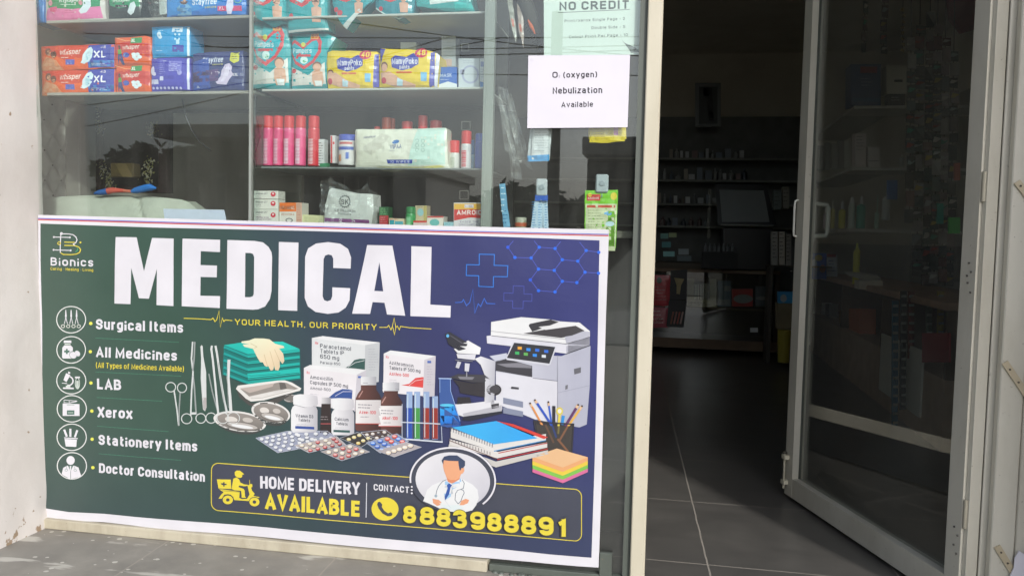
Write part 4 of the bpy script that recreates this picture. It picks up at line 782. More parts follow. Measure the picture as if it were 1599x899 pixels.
def outline(c,wob,seed,step=9):
    rn=random.Random(seed); out=[]; c=pts(c)
    for i in range(len(c)):
        a,b=c[i],c[(i+1)%len(c)]; n=max(1,int(math.dist(a,b)/step)); dx,dy=(b[0]-a[0]),(b[1]-a[1]); L=math.hypot(dx,dy) or 1
        for k in range(n):
            t=k/n; o=rn.uniform(-wob,wob)*(1 if k else .4); out.append((a[0]+dx*t-dy/L*o,a[1]+dy*t+dx/L*o))
    return out
_sd=[0]
def pack(name,label,cat,c,Y,th,base,art=None,bulge=.012,mat='film',group=None,wob=.8,side=None,crumple=1.0):
    _sd[0]+=1; sd=_sd[0]; c=pts(c); xs=[p[0] for p in c]; ys=[p[1] for p in c]; x0,x1,y0,y1=min(xs),max(xs),min(ys),max(ys)
    if bulge:
        def dp(x,y):
            s=min(1,max(0,(x-x0)/(x1-x0))); t=min(1,max(0,(y-y0)/(y1-y0)))
            k=max(0,(1-abs(2*s-1)**3))**.55*max(0,(1-abs(2*t-1)**4))**.6
            return bulge*k+crumple*.0028*noise.noise(Vector((x*.11,y*.13,sd)))*min(1,k*2+.3)+.001
        A=Art(Y+bulge,dp,5,eps=.00022); o=outline(c,wob,sd)
    else:
        A=Art(Y,None,20,eps=.00022); o=c
    A.p(o,base); A.L=1
    if art: art(A)
    mb=A.mb; P=[W(x,y,Y+bulge+.0004) for x,y in o]
    mb.prism(P,(0,th,0),side or (H('999') if callable(base) else base))
    cx,cy=(x0+x1)/2,y1; ob=mb.build(name,mat,None,W(cx,cy,Y+bulge+th/2)); return tag(ob,label,cat,group)
OR='dd5a1e'; PU='4a45a8'
def large_pad(dy,k):
    def art(A):
        A.p([(67,74+dy),(140,72+dy),(134,92+dy),(105,96+dy),(84,85+dy)],'c93a22'); A.L=2
        A.p([(66,105+dy),(75,90+dy),(90,95+dy),(104,111+dy),(67,112+dy)],'d98a5c'); A.e(79,83+dy,5,6,'6b3a28',14); A.e(80,85+dy,3.4,4.4,'d7a07c',12); A.e(88,87+dy,4.5,5.5,'5c3226',14); A.e(87.5,89+dy,3,4,'dba583',12); A.p([(70,104+dy),(77,91+dy),(92,96+dy),(101,108+dy),(84,111+dy)],'dba07a')
        A.t('whisper',97,88+dy,130,86.5+dy,8.4,'f0e6e0',.0,.2); A.lines(100,92+dy,118,1,2,'f0dcd0',.9); A.r(107,95+dy,121,103+dy,'4257b0'); A.lines(108,98+dy,120,2,3,'dfe2f0',.7)
        A.p([(141,72+dy),(180,70+dy),(180,106+dy),(142,108+dy)],'3a3fa0'); A.p([(143,97+dy),(180,95+dy),(180,105+dy),(143,107+dy)],'3c7cc0'); A.L=3
        A.t('XL',151,92+dy,169,91.5+dy,10.5,'ece8ee',.02); A.t('45',160,77+dy,168,76.8+dy,4,'e9dfe4',.01); A.p([(140,78+dy),(146,75+dy),(150,80+dy),(148,92+dy),(144,98+dy),(136,102+dy),(130,100+dy),(133,96+dy),(134,88+dy)],'cfe0ea'); A.p([(141,82+dy),(145,80+dy),(146,88+dy),(142,96+dy),(138,97+dy),(138,88+dy)],'a8cfe0')
        A.lines(147,101+dy,178,2,2.4,'cfd8ee',.6)
    return art
pack('pad_pack','long orange and blue sanitary pad pack, upper of the stacked pair','pad pack','65,74 120,72 180,70 180.5,107 66,113.5',.075,.09,OR,large_pad(0,0),.012,group='long orange pad packs on the middle shelf')
pack('pad_pack','long orange and blue sanitary pad pack, lower of the stacked pair','pad pack','67,114 125,112 181,109 181.5,145 68,148.5',.075,.09,OR,large_pad(38.5,1),.012,group='long orange pad packs on the middle shelf')
def small_pad(dy):
    def art(A):
        A.p([(181,72+dy),(205,66+dy),(237,70+dy),(236,92+dy),(212,84+dy),(190,96+dy),(182,90+dy)],'c42f22'); A.L=2
        A.p([(208,61+dy),(225,60+dy),(225,69+dy),(208,70+dy)],'2f8a46'); A.L=3; A.t('XL',209,68+dy,215.5,67.8+dy,5.5,'e9efe4',.012); A.L=2; A.t('whisper',195,80+dy,221,78+dy,6.8,'f2e4dc',-.005,.2); A.e(190,76+dy,2.4,3.4,'5c3226',10); A.p([(187,80+dy),(193,79+dy),(194,86+dy),(188,87+dy)],'5f9a3a'); A.p([(188,87+dy),(194,86+dy),(198,102+dy),(194,103+dy),(190,94+dy),(187,103+dy)],'2c3f7a')
        A.e(201,88+dy,5.5,4,'4257b0',14); A.lines(197,87+dy,206,2,2.4,'dde2f2',.6)
        for a,b in ((214,91),(219,87),(222,91),(217,94),(213,87)): A.e(a,b+dy,3.6,2.8,'dbe6ec',12)
        A.l([(181,60+dy),(200,66+dy),(214,66+dy)],.8,'f0b27a')
    return art
pack('pad_pack','small square orange pad pack with green corner, upper of two','pad pack','180,61 206,60 228,57 236,59 238.5,75 237.5,103 182,105',.075,.09,OR,small_pad(0),.012,group='small orange pad packs on the middle shelf')
pack('pad_pack','small square orange pad pack with green corner, lower of two','pad pack','183,106 215,103.5 236,103.5 237.5,144 184,146.5',.075,.09,OR,small_pad(43.5),.012,group='small orange pad packs on the middle shelf')
def a_(A):
    A.e(252,56,3.4,4.6,'cfe2f0',14); A.e(254,60,3,3,'cfe2f0'); A.r(272,44,288,52,'cfe0ee'); A.lines(274,46,288,3,2.4,'3a6a9a',.6); A.lines(250,50,262,1,2,'d3e8f2',.7); A.r(273,72.5,290,83,'4a4aa6'); A.lines(247,81,262,1,2,'bfe0f0',.7)
    for i in range(2):
        for j in range(2): A.e(277.5+i*6,56+j*7,1.6,1.8,'bfe0f0',10)
    A.r(279,64,284,71,'bfe0f0'); A.r(294.5,44,297.5,89,'cfdde4')
pack('pad_pack','plain light blue pad pack turned back to front on a purple one','pad pack','238.5,43.5 260,42 297,42 299,66 298.5,89 240,91.5',.078,.08,'1f94cf',a_,.012)
def a_(A):
    A.e(241,112,3.6,7,'d5d0ea',14); A.e(244,117,3,3,'d5d0ea'); A.lines(253,96,262,8,3,'9a96d8',.8); A.r(267,97,287,113,'7a76c8'); A.lines(268,99,286,6,2.6,'cfcdf0',.7); A.r(239,126,251,133,'c9c8e2'); A.lines(240,128,250,3,2,'4a46a0',.5); A.r(253.5,121,259,127.5,'c9c8e2'); A.e(284,115,3.6,4.2,'a6a3e0',14)
    for i in range(8): A.e(242+i*6.2,139,2,2,'c3c1ea',10)
    A.r(294.5,92,297.5,141,'cfcfe4'); A.lines(241,93,250,1,2,'cfcdf0',.7); A.lines(258,97,266,1,2,'cfcdf0',.7)
pack('pad_pack','purple pad pack turned back to front under a light blue one','pad pack','238,92.5 270,91 298,91.5 299,118 298.5,142 239,144.5',.076,.085,'4741ac',a_,.012)
def a_(A):
    A.p('303,99 330,92 332,140 303,142','2a4aa0'); A.p('303,115 345,110 345,128 303,131','51366e'); A.t('Stayfree',320,101,352,99,8.6,'d5d9e8',.004,.15); A.t('secure',336,104.5,352,103.5,3,'c8c432',.004); A.e(371,86,5,3.5,'3a4434'); A.p('363,84 376,83 376,97 369,101 363,97','c8c43a'); A.L=2; A.lines(365,87,376,3,3.4,'32405a',1)
    A.L=1; A.t('Nights',334,118,347,117,4,'d8c8d8',.004); A.p('355,103 362,101 366,106 365,113 368,118 362,126 357,134 343,133 341,130 349,121 350,113','cfc0dc'); A.L=2; A.p('357,105 361,104 363,110 361,118 354,128 348,130 353,120','dcd0e6'); A.L=1; A.t('XXL',367,121,375,120.5,4.5,'d8d4de',.008); A.p('309,139 312,135 315,139','9aa4c8')
pack('pad_pack','dark navy overnight pad pack at the right end of its shelf','pad pack','303,86 330,83 360,82 380,80 383,110 382.5,141 340,143.5 303,143.5',.078,.09,'28346e',a_,.014)
# top row, left
def a_(A): A.p('54,0 66,-8 68,10 56,20','3a9ae0'); A.e(60,6,4,8,'8cc4ea')
pack('pad_pack','bright blue pad pack standing on end beside the pier, top shelf','pad pack','52,-20 70,-20 72,20 71,36 54,38.5',.08,.09,'1c78c4',a_,.012)
def a_(A):
    A.p('74,-10 160,-14 160,12 120,17 80,15','2f8a5c'); A.L=2; A.t('whisper',96,7,132,5,8.5,'d8dce0',.008,.2); A.lines(100,10,136,1,2,'dfeee4',.8); A.L=1; A.p('78,15 120,17 160,12 164,30 100,34 74,36','d877a4'); A.L=2; A.p('82,14 94,13 93,20 88,22 82,19','d2507c'); A.e(83,7,3.5,4.5,'d88c9c'); A.e(131,7,3,3.6,'d88c9c'); A.p('136,-4 146,-4 147,12 140,22 131,24 128,20 134,12','d3dbe4'); A.lines(106,19,126,2,3,'a84a70',.8)
pack('pad_pack','green and pink pad pack lying at the left of the top shelf','pad pack','71,-20 165,-20 166,20 168,35 120,35 74,37',.085,.09,'c9c2bc',a_,.014)
def a_(A):
    A.p('174,-10 221,-12 221,12 190,16 174,10','2d8a5e'); A.L=2; A.t('whisper',180,7,208,5,7,'c9d4cc',.006,.2); A.L=3; A.r(185,10.5,205,14.5,'202422'); A.t('ULTRA',187,14,202,13.6,2.6,'ccc',.004); A.p('208,8 214,5 216,12 213,22 208,26 204,22 206,14','cdd6da')
pack('pad_pack','green and black pad pack second on the top shelf','pad pack','170,-20 222,-20 223,10 221,27 200,29.5 171,31',.085,.09,'2a3330',a_,.014)
def clearbag(c,Y,th,name,label,cat,seed,amp=.012):
    c=pts(c); xs=[p[0] for p in c]; ys=[p[1] for p in c]; o=outline(c,1.2,seed,6)
    def dp(x,y): return amp*(.5+noise.noise(Vector((x*.09,y*.07,seed))))+amp*.5*noise.noise(Vector((x*.25,y*.2,seed+5)))
    A=Art(Y,dp,4); A.p(o,'ddd'); ob=A.mb.build(name,'bag',None,W(sum(xs)/len(xs),max(ys),Y)); return tag(ob,label,cat)
clearbag('228,-20 262,-20 261,10 262,24 258,40 240,28 236,22',.1,.03,'clear_bag','crumpled clear bag between the packs on the top shelf','bag',31,.02)
pack('paper_card','white card standing behind the blue pack on the top shelf','card','248,-20 264,-20 264,22 250,24',.12,.02,'c9cfcc',None,0,'card')
def a_(A):
    A.p('262,-10 380,-10 340,10 300,22 264,26',"2a84cc"); A.e(291,0,8,10,'5c3a34',18); A.e(291,1,4.6,6.4,'c99a84',16); A.p('280,15 286,9 297,9 304,15 302,26 280,26','6fa4cc'); A.L=2; A.t('Stayfree',304,11,342,9.5,10,'e2e6ee',.006,.15); A.t('secure',324,16,342,15,3.6,'d8d040',.006); A.L=3; A.p('344,12.5 380,11 380,19 344,20','c9386c'); A.L=4; A.t('XL',346,18,354,17.6,5,'eadce4',.012); A.p('360,-2 368,-4 368,14 364,24 358,24 357,12','d5d0ea'); A.ring(374,2,5,5,1,'5fae7c',16)
pack('pad_pack','wide blue pad pack with a smiling woman on the top shelf','pad pack','262,-20 384,-20 386,10 385,24 330,25 262,28',.08,.09,'2270c4',a_,.014)
# diaper packs
TL='1b9aa0'
def diaper(ox,oy,w,h,price,col='e2e0dc'):
    def art(A):
        X=lambda u:ox+u*w; Yv=lambda v:oy+v*h
        A.p([(X(.03),Yv(.62)),(X(.5),Yv(.78)),(X(.93),Yv(.55)),(X(.95),Yv(.92)),(X(.04),Yv(.95))],'d6d2cc'); A.L=2
        A.p([(X(.05),Yv(.2)),(X(.14),Yv(.16)),(X(.38),Yv(.27)),(X(.6),Yv(.14)),(X(.78),Yv(.1)),(X(.86),Yv(.2)),(X(.84),Yv(.38)),(X(.66),Yv(.56)),(X(.4),Yv(.68)),(X(.16),Yv(.58)),(X(.04),Yv(.4))],'cf3c42'); A.L=3
        A.p([(X(.05),Yv(.26)),(X(.14),Yv(.22)),(X(.38),Yv(.33)),(X(.6),Yv(.2)),(X(.72),Yv(.17)),(X(.78),Yv(.24)),(X(.76),Yv(.36)),(X(.62),Yv(.52)),(X(.4),Yv(.62)),(X(.18),Yv(.53)),(X(.06),Yv(.38))],'1fa6b4'); A.L=4
        A.t('Pampers',X(.1),Yv(.395),X(.6),Yv(.40),h*.085,'d8e6ea',-.002); A.r(X(.2),Yv(.42),X(.58),Yv(.46),'cf3c42'); A.e(X(.4),Yv(.52),w*.1,h*.065,'cfe8e4',14); A.e(X(.42),Yv(.54),w*.05,h*.03,'4aa86a',10); A.e(X(.38),Yv(.25),w*.06,h*.04,'cfd052',10)
        A.e(X(.74),Yv(.62),w*.12,h*.075,'8a5c44',14); A.L=5; A.e(X(.74),Yv(.645),w*.105,h*.07,'d8a68c',14); A.p([(X(.62),Yv(.72)),(X(.74),Yv(.69)),(X(.88),Yv(.72)),(X(.9),Yv(.88)),(X(.84),Yv(.96)),(X(.64),Yv(.96)),(X(.6),Yv(.86))],'d7a78e'); A.L=6; A.p([(X(.66),Yv(.87)),(X(.86),Yv(.87)),(X(.84),Yv(.96)),(X(.68),Yv(.96))],'e2e6e6'); A.L=5
        A.e(X(.12),Yv(.7),w*.07,h*.04,'cf3c42',14); A.p([(X(.56),Yv(.06)),(X(.76),Yv(.05)),(X(.77),Yv(.15)),(X(.57),Yv(.15))],'e2a24c'); A.L=6; A.t(price,X(.59),Yv(.135),X(.74),Yv(.13),h*.065,'c23a3a',.01)
    return art
G1='teal diaper packs standing on the middle shelf'
pack('diaper_pack','tall teal and white diaper pack at the left end of its shelf','diaper pack','396,40 402,34.5 430,38 452,45 455.5,80 455,120 452,139.5 394,139 395.5,80',.08,.10,TL,diaper(396,35,60,104,'99'),.018,group=G1)
pack('diaper_pack','teal and white diaper pack with a price flash and a folded corner','diaper pack','456,58 464,51 505,51 526,60 518,76 514,84 513,139.5 457,140 458,90',.085,.10,TL,diaper(455,50,60,90,'99'),.018,group=G1)
def hang(ox,oy,w,h,k=0):
    def art(A):
        X=lambda u:ox+u*w; Yv=lambda v:oy+v*h
        A.p([(X(.05),Yv(0)),(X(.4),Yv(.28)),(X(.75),Yv(0)),(X(.8),Yv(.1)),(X(.6),Yv(.38)),(X(.42),Yv(.48)),(X(.1),Yv(.32))],'cf3c42'); A.L=2; A.p([(X(.15),Yv(0)),(X(.4),Yv(.2)),(X(.65),Yv(0)),(X(.68),Yv(.12)),(X(.42),Yv(.38)),(X(.16),Yv(.24))],'9fc9d4'); A.L=3
        if k!=2:
            A.e(X(.76),Yv(.3),w*.1,h*.12,'6e4838',14); A.e(X(.77),Yv(.35),w*.085,h*.11,'cf9c84',14); A.p([(X(.66),Yv(.5)),(X(.78),Yv(.44)),(X(.9),Yv(.5)),(X(.88),Yv(.86)),(X(.68),Yv(.86))],'cf9f88'); A.e(X(.14),Yv(.72),w*.06,h*.09,'c4404a',12)
    return art
G2='teal diaper packs along the top shelf'
pack('diaper_pack','teal diaper pack leaning over the edge at the left of the top shelf','diaper pack','390,-30 446,-30 450,10 449,38 428,44 402,30 392,20',.06,.07,TL,hang(392,-12,58,52),.02,group=G2)
pack('diaper_pack','teal diaper pack with a white lower seam, second on the top shelf','diaper pack','449,-30 512,-30 512,20 514,48 480,50.5 452,52.5 450,20',.055,.06,TL,lambda A:(hang(450,-14,62,60)(A),A.p('452,49.5 514,45.5 514.5,48.5 452,52.8','cdd6d4')),.02,group=G2)
pack('diaper_pack','teal diaper pack hanging down to a pointed corner over the shelf edge','diaper pack','519,-30 592,-30 584,4 560,26 543,47.5 530,30 521,8',.05,.05,'1a8f98',lambda A:(hang(520,-14,56,44)(A),A.p('543,47.5 538,42 565,16 570,18','cdd6d4'),A.e(534,23,4.5,4.5,'c4404a')),.016,group=G2)
pack('diaper_pack','teal diaper pack with a rounded pale lower edge on the top shelf','diaper pack','586,-30 648,-30 648,10 645,24 625,32 604,26 588,14',.055,.06,'1f7f8c',lambda A:(hang(590,-12,56,40)(A),A.l('589,15 605,26 625,31 645,24',2.2,'b9d0cc')),.018,group=G2)
pack('diaper_pack','flat teal and white diaper pack lying last on the top shelf','diaper pack','648,-30 730,-30 736,4 742,19 700,18.5 652,12',.07,.1,'2a9c9c',lambda A:(A.p('672,-10 716,-10 718,5 674,10','d2dcda'),A.p('712,6 738,8 741,17 712,18','1fb0ac')),.016,group=G2)
def yellow(ox,oy,w,h,price,fl):
    def art(A):
        X=lambda u:ox+u*w; Yv=lambda v:oy+v*h
        A.L=1
        if fl: A.p([(X(.0),Yv(.0)),(X(.1),Yv(.02)),(X(.02),Yv(.4))],'4a4aa0')
        A.p([(X(.93),Yv(.12)),(X(1),Yv(.1)),(X(1),Yv(.95)),(X(.9),Yv(.98))],'4a48a4'); A.L=2
        A.p([(X(.22),Yv(.28)),(X(.3),Yv(.2)),(X(.5),Yv(.24)),(X(.62),Yv(.14)),(X(.72),Yv(.2)),(X(.72),Yv(.42)),(X(.6),Yv(.52)),(X(.42),Yv(.58)),(X(.24),Yv(.5))],'4347a4'); A.L=3
        A.t('MamyPoko',X(.24),Yv(.42),X(.7),Yv(.42),h*.15,'e6e4ea',.0); A.t('pants',X(.38),Yv(.535),X(.56),Yv(.535),h*.09,'e6e4ea',.008); A.r(X(.32),Yv(.6),X(.6),Yv(.65),'cf6a3a'); A.e(X(.76),Yv(.13),w*.11,h*.13,'c8385a',20); A.L=4; A.t(price,X(.69),Yv(.2),X(.84),Yv(.2),h*.15,'e6d24a',.014); A.L=3
        A.p([(X(.76),Yv(.62)),(X(.87),Yv(.62)),(X(.86),Yv(.84)),(X(.76),Yv(.84))],'7cb6dc'); A.e(X(.09),Yv(.46 if fl else .62),w*.07,h*.11,'7a4c38',14); A.L=4; A.e(X(.09),Yv(.5 if fl else .66),w*.06,h*.1,'d8a488',14); A.p([(X(.02),Yv(.62)),(X(.2),Yv(.6)),(X(.42),Yv(.8)),(X(.66),Yv(.92)),(X(.64),Yv(.99)),(X(.3),Yv(.98)),(X(.04),Yv(.86))],'dba98e'); A.L=5; A.p([(X(.34),Yv(.76)),(X(.44),Yv(.82)),(X(.42),Yv(.96)),(X(.32),Yv(.95))],'b9d8e8'); A.e(X(.08),Yv(.82),w*.05,h*.08,'c23a4a',12)
    return art
G3='yellow diaper packs on the middle shelf'
pack('diaper_pack','yellow and violet diaper pack beside the teal ones','diaper pack','513,83 520,80 556,80.5 590,82 594,90 590,120 588,139.5 552,141.5 514,140 511,100',.072,.10,'dfc026',yellow(512,80,81,60,'40',0),.02,group=G3)
pack('diaper_pack','yellow and violet diaper pack beside the blue and white carton','diaper pack','597,77 630,79 668,80 684,85 686,100 683,139 640,140 594,137 595,100',.07,.10,'dfc026',lambda A:(yellow(595,77,86,62,'48',1)(A),A.p('683,84 688,88 684,138 680,138','c9c9d4')),.02,group=G3)
# cartons at the right of the middle shelf
pack('carton','blue and white carton beside the yellow diaper packs','carton','684,105.5 714,105.5 714,138.5 685,139',.11,.04,'2f62b4',lambda A:(A.p('685,133 700,128 714,132 714,138.5 685,139','d3d7dc'),A.t('MASK',688,121,706,121,6,'c8d2e6',.002),A.lines(688,125,708,1,2,'c8d2e6',.6)),0,'card')
pack('carton','white carton printed with a pale violet ring','carton','716.5,92 749,92 749,139 716.5,139',.105,.05,'bfc6cb',lambda A:(A.ring(735,117,12,13,3,'a3a6c0',28),A.e(722,113,4,4,'a3a6c0'),A.lines(724,96,744,2,3,'9da3b0',.7)),0,'card')
pack('carton','narrow white carton with blue foot against the steel upright','carton','749.8,92 763,92 763,139.5 749.8,139',.10,.05,'c3c9cc',lambda A:(A.r(751,97,760,105,'7d8ab4'),A.p('750,128 763,131 763,139 750,139','2f76b8'),A.lines(751,109,761,4,4,'8d95a4',.7)),0,'card')
pack('carton','tall narrow pale carton standing behind the blue and white one','carton','690,57 712,57 712,105 690,105',.2,.05,'a9b0b6',lambda A:(A.r(693,93,706,104,'c4a79c'),A.lines(692,62,710,6,5,'8d949c',.7)),0,'card')
pack('carton','short pale carton behind the second yellow diaper pack','carton','626,67 650,67 650,82 626,82',.2,.05,'a3aaae',None,0,'card')
# ------------------------------------------------------------------ middle lower shelf
def rings(r,h,n=9): return [(r,h*i/n) for i in range(n+1)]
def can(label,x0,x1,ycap,ybody,ybot,Y,capc,bodyc,group=None,lab=None,name='spray_can',cat='spray can',neck=.92):
    a,b=W(x0,ybot,Y),W(x1,ybot,Y); r=(b.x-a.x)/2; c=Vector(((a.x+b.x)/2,Y+r,a.z)); zb=W((x0+x1)/2,ybody,Y).z-a.z; zt=W((x0+x1)/2,ycap,Y).z-a.z
    t=thing(name,label,cat,tuple(c),group); bc=H(bodyc); lc=H(lab) if lab else None; wh=H('cfc6cb')
    def colf(v):
        an=math.atan2(v.y-c.y,v.x-c.x)+math.pi/2; h=(v.z-c.z)/zb
        if lc and .06<h<.72 and -.9<an<.15: return lc if int(h*22)%2 else mixc(lc,bc,.5)
        return bc
    mb=MB(); mb.lathe(c,[(r*.94,0)]+[(r,.003+ (zb-.008)*i/24) for i in range(25)]+[(r*.95,zb)],26,bodyc,colf=colf); mb.build('body','plastic',t)
    mb=MB(); mb.lathe(c,[(r*neck,zb+.0005),(r*.95,zb+.003),(r*.95,zt-.004),(r*.85,zt-.001),(r*.5,zt)],22,capc); mb.build('cap','plastic',t); return t
G4='red capped pink spray cans at the left of the lower shelf'
for i,(x0,x1,cc,bc,lb) in enumerate(((408,423.5,'c8262e','d2487a','d8a8b8'),(424,439,'c8262e','cf4374','d8a8b8'),(440,456,'c8262e','d84c80','e0c0cc'),(458,474,'c8262e','dc5486','e0c4d0'))):
    can(('first','second','third','fourth')[i]+' from the left of the pink spray cans with red caps','@'and x0,x1,180.5,200,258.5,.085,cc,bc,G4,lb)
can('all red spray can standing just right of the pink ones',478,495,180.5,200,259,.085,'c8262e','c62a38',None,'d8b0b4')
can('orange capped spray can behind the top left corner of the wipes pack',593,609,183,202,263,.2,'c8502e','a8402e',None,None)
can('thin dull orange spray can beside another behind the wipes pack',608.5,615.5,185,204,263,.22,'b84a30','a8402e')
can('bright red cap of a short can behind the middle of the wipes pack',624,641,189,203,263,.19,'cc2c30','b83038')
can('tallest red capped can behind the wipes pack',650,665,180,202,263,.19,'cc2c30','b83038')
can('wide red capped can behind the right part of the wipes pack',668,687,187.5,203,263,.2,'c82c32','b83038')
can('low red cap just showing at the left behind the wipes pack',582,592,197.5,203,263,.2,'c83c30','b83038')
can('short white can with a big red cap right of the wipes pack',700,716,219,239,263,.1,'cc2c30','c6c4c0',None,'9aa090')
can('slim red topped can squeezed against the wipes pack',697.5,704,208,240,263,.15,'c42c30','b83038')
can('white spray can with a red cap between two blue cans','718' and 718,734,204,225,263,.09,'cc2c30','c9c6c8',None,'c84050')
can('pale blue thin can behind the white spray can',734,740.5,219,242,263,.13,'2f78c4','8fb8d8')
can('plain royal blue spray can right of the white one',740,754,208,222,263,.095,'2f58b8','2a4fa8')
can('white can with an orange cap by the steel upright',757,764,192,212,263,.1,'cc4a30','c9c9c6')
pack('medicine_carton','small white and black carton right of the red spray can','carton','495.5,218 507,218 507,259 495.5,259',.1,.03,'c4c6c6',lambda A:A.lines(497,224,506,9,4,'4a4c50',1),0,'card')
pack('medicine_carton','tiny green carton lying by the small white carton','carton','500,256 512,255 512,261 500,262',.08,.02,'2f7a52',None,0,'card')
pack('medicine_carton','narrow red and white carton left of the blue lidded jar','carton','516.5,212 524,212 524,255 516.5,255',.1,.03,'cfcaca',lambda A:(A.r(517,213,519.5,255,'c43c40'),A.r(520,222,523,226,'c43c40')),0,'card')
a,b=W(524,258,.085),W(553,258,.085); r=(b.x-a.x)/2; jc=Vector(((a.x+b.x)/2,.085+r,a.z)); zj=W(538,210,.085).z-a.z
jt=thing('jar','white jar of powder with a blue lid beside the wipes pack','jar',tuple(jc))
def jf(v):
    an=math.atan2(v.y-jc.y,v.x-jc.x)+math.pi/2; h=(v.z-jc.z)/zj
    if .5<h<.62 and -1.1<an<.9: return H('3a55a8')
    if .12<h<.36 and -1<an<-.35: return H('d08a5c')
    if .2<h<.42 and .1<an<.5: return H('4a6ab8')
    if .66<h<.76 and abs(an)<.8: return H('b84a48')
    return H('d3cfcd')
mb=MB(); mb.lathe(jc,[(r*.93,0)]+[(r,.003+(zj*.8-.006)*i/20) for i in range(21)]+[(r*.95,zj*.8)],36,colf=jf); mb.build('body','plastic',jt)
mb=MB(); mb.lathe(jc,[(r*.97,zj*.8+.0005),(r*1.0,zj*.82),(r*1.0,zj*.97),(r*.93,zj)],36,'3a4fb0'); mb.build('lid','plastic',jt)
def a_(A):
    A.p('560,206 600,204 640,202 640,236 615,262 560,258',G('d6d4c2','d9d9cc',560,200,640,260)); A.p('655,202 696,201 697,258 640,260 645,235','b6d0c6'); A.L=2; A.p('570,231 585,222 600,210 612,215 600,232 585,244 571,238','c9c6b8')
    A.t('Himalaya',571,218.5,590,216.5,4,'5c5a7c',.002,.2); A.e(622,223.5,5.6,3,'2a6ab0',16,-15); A.L=3; A.t('WIPAA',613,235,631,233.5,6.8,'4a5a88',.006); A.L=2; A.lines(612,237,632,1,2,'7d86a0',.5)
    for i in range(2):
        for j in range(3): A.ring(655+i*9,222+j*7,2.6,2.6,.8,'8ea89c',12)
    A.p('608,251 648,251 647,257 609,257','3a4a9a'); A.L=3; A.t('10 WIPES',612,256,643,256,3.6,'d8dae8',.004); A.L=2; A.lines(660,252,680,2,3,'8ea89c',.5)
    A.p('562,262 590,263.5 592,266 563,265','7fc0cc'); A.p('592,262 660,262 690,259 697,262 650,266 592,266','d8cf7c')
pack('wipes_pack','large cream and pale green wet wipes pack in front of the cans','wipes pack','556,206 557,203 600,203 650,202 697,200.5 699,203 699.5,230 700,256 703,263 660,265.5 610,267 562,264.5 556,262 557,235 555,222',.05,.05,'d3d2c4',a_,.022,wob=.5)
# ------------------------------------------------------------------ counter row
GB='white medicine cartons stacked at the left of the counter'
for i,(y0,y1) in enumerate(((298.5,311),(311.6,327),(327.6,347))):
    def a_(A,y0=y0,y1=y1):
        A.t('Bepan-DT',400,y0+5.6,418,y0+5.9,3,'5a5560',.004,.15); A.e(427,(y0+y1)/2-1,4,4,'c8384a',14); A.L=2; A.e(427,(y0+y1)/2-2,1.6,1.2,'e6dcdc',8); A.L=1; A.lines(400,y0+8.6,412,2,2.6,'8a6a80',.6)
        if i==2: A.lines(400,340,432,2,3,'7a4a7a',1)
    pack('medicine_carton',('top','middle','bottom')[i]+' one of three stacked white cartons with a red seal','carton',[(397,y0),(435,y0),(435,y1),(397,y1)],.06+.003*(i%2),.05,'d2cfc6',a_,0,'card',GB)
pack('medicine_carton','orange and white carton right of the stacked white cartons','carton','437,317 472,317 472,350 437,350',.065,.05,'d3cdc4',lambda A:(A.r(437,317,463,331,'dc7030'),A.r(463,317,472,348,'c9a08c'),A.t('ORASORE',438.5,327.5,461,327.5,5.4,'f0e2d6',.01),A.t('REHYDRA',440,337,460,337,3.4,'b06a50',.004),A.ring(452,344.5,5,3,1.2,'44444e',14),A.lines(464,320,471,7,4,'b85a4a',.8)),0,'card')
pack('medicine_carton','flat pale yellow carton lying before the tissue bag','carton','472.5,335.5 505,337 505,351 472.5,350',.07,.06,'c9c79a',lambda A:(A.lines(476,340,502,3,3,'8a8a6a',.7)),0,'card')
def a_(A):
    A.ring(541.5,315.5,8,8.6,1.2,'4a4e54',28); A.L=2; A.t('SK',535.5,320,547.5,320,8,'3e4248',.006); A.L=1
    for k in range(14): q=R(120+k*300/14-90); A.e(541.5+9.4*math.cos(q),315.5+9.8*math.sin(q),1.1,.5,'4a4e54',8,k*22)
    A.t('S.K PREMIUM',525,331,557.5,333,4.4,'4a4e58',.002); A.t('TISSUES',531,336,551,337,3,'4a4e58',.004); A.p('508,340.5 578,344 578,349.5 508,346.5','8a3a86')
tb=pack('tissue_pack','white SK tissue pack with a violet band standing on the counter','tissue pack','516,297 520,294 560,303 583,304 584,330 580,353 507,350 510,320',.06,.07,'dad9d6',a_,.012,wob=.4)
clearbag('502,284 515,281 519,278 524,285 540,290 552,300 566,296 575,286 580,297 590,302 593,308 591,330 590,352 500,350 503,310',.045,.03,'clear_bag','loose clear plastic bag wrapped round the tissue pack','bag',44,.016)
pack('medicine_carton','small green and red carton right of the tissue bag','carton','592.5,323.5 607,323.5 607,352 592.5,351',.08,.04,'2f5a3a',lambda A:(A.r(593,337,607,351,'a8343a'),A.lines(594,326,606,4,3,'7ab07a',1),A.lines(594,340,606,3,3.4,'dca0a0',.8)),0,'card')
pack('medicine_carton','low teal and orange carton on the counter','carton','608,341 631,342 631,353 608,352',.065,.05,'c9b99a',lambda A:(A.r(609,344,616,351,'2f8a94'),A.r(617,346,630,351,'4a9aa4'),A.lines(609,343,629,1,3,'b8443a',.9)),0,'card')
can('green bottle with a ridged green cap on the counter',631.5,647,323,334,353,.07,'2c7a44','2f8a4a',None,'8ac89a','bottle','bottle')
pack('medicine_carton','upright tan carton with a blue disc behind the small ones','carton','649,321.5 667,321.5 667,346 649,346',.1,.04,'b8a888',lambda A:(A.e(657,332,5,6,'8ab0b4'),A.lines(651,324,666,1,3,'6a5a3a',.8),A.r(662,322,667,345,'a89a5a')),0,'card')
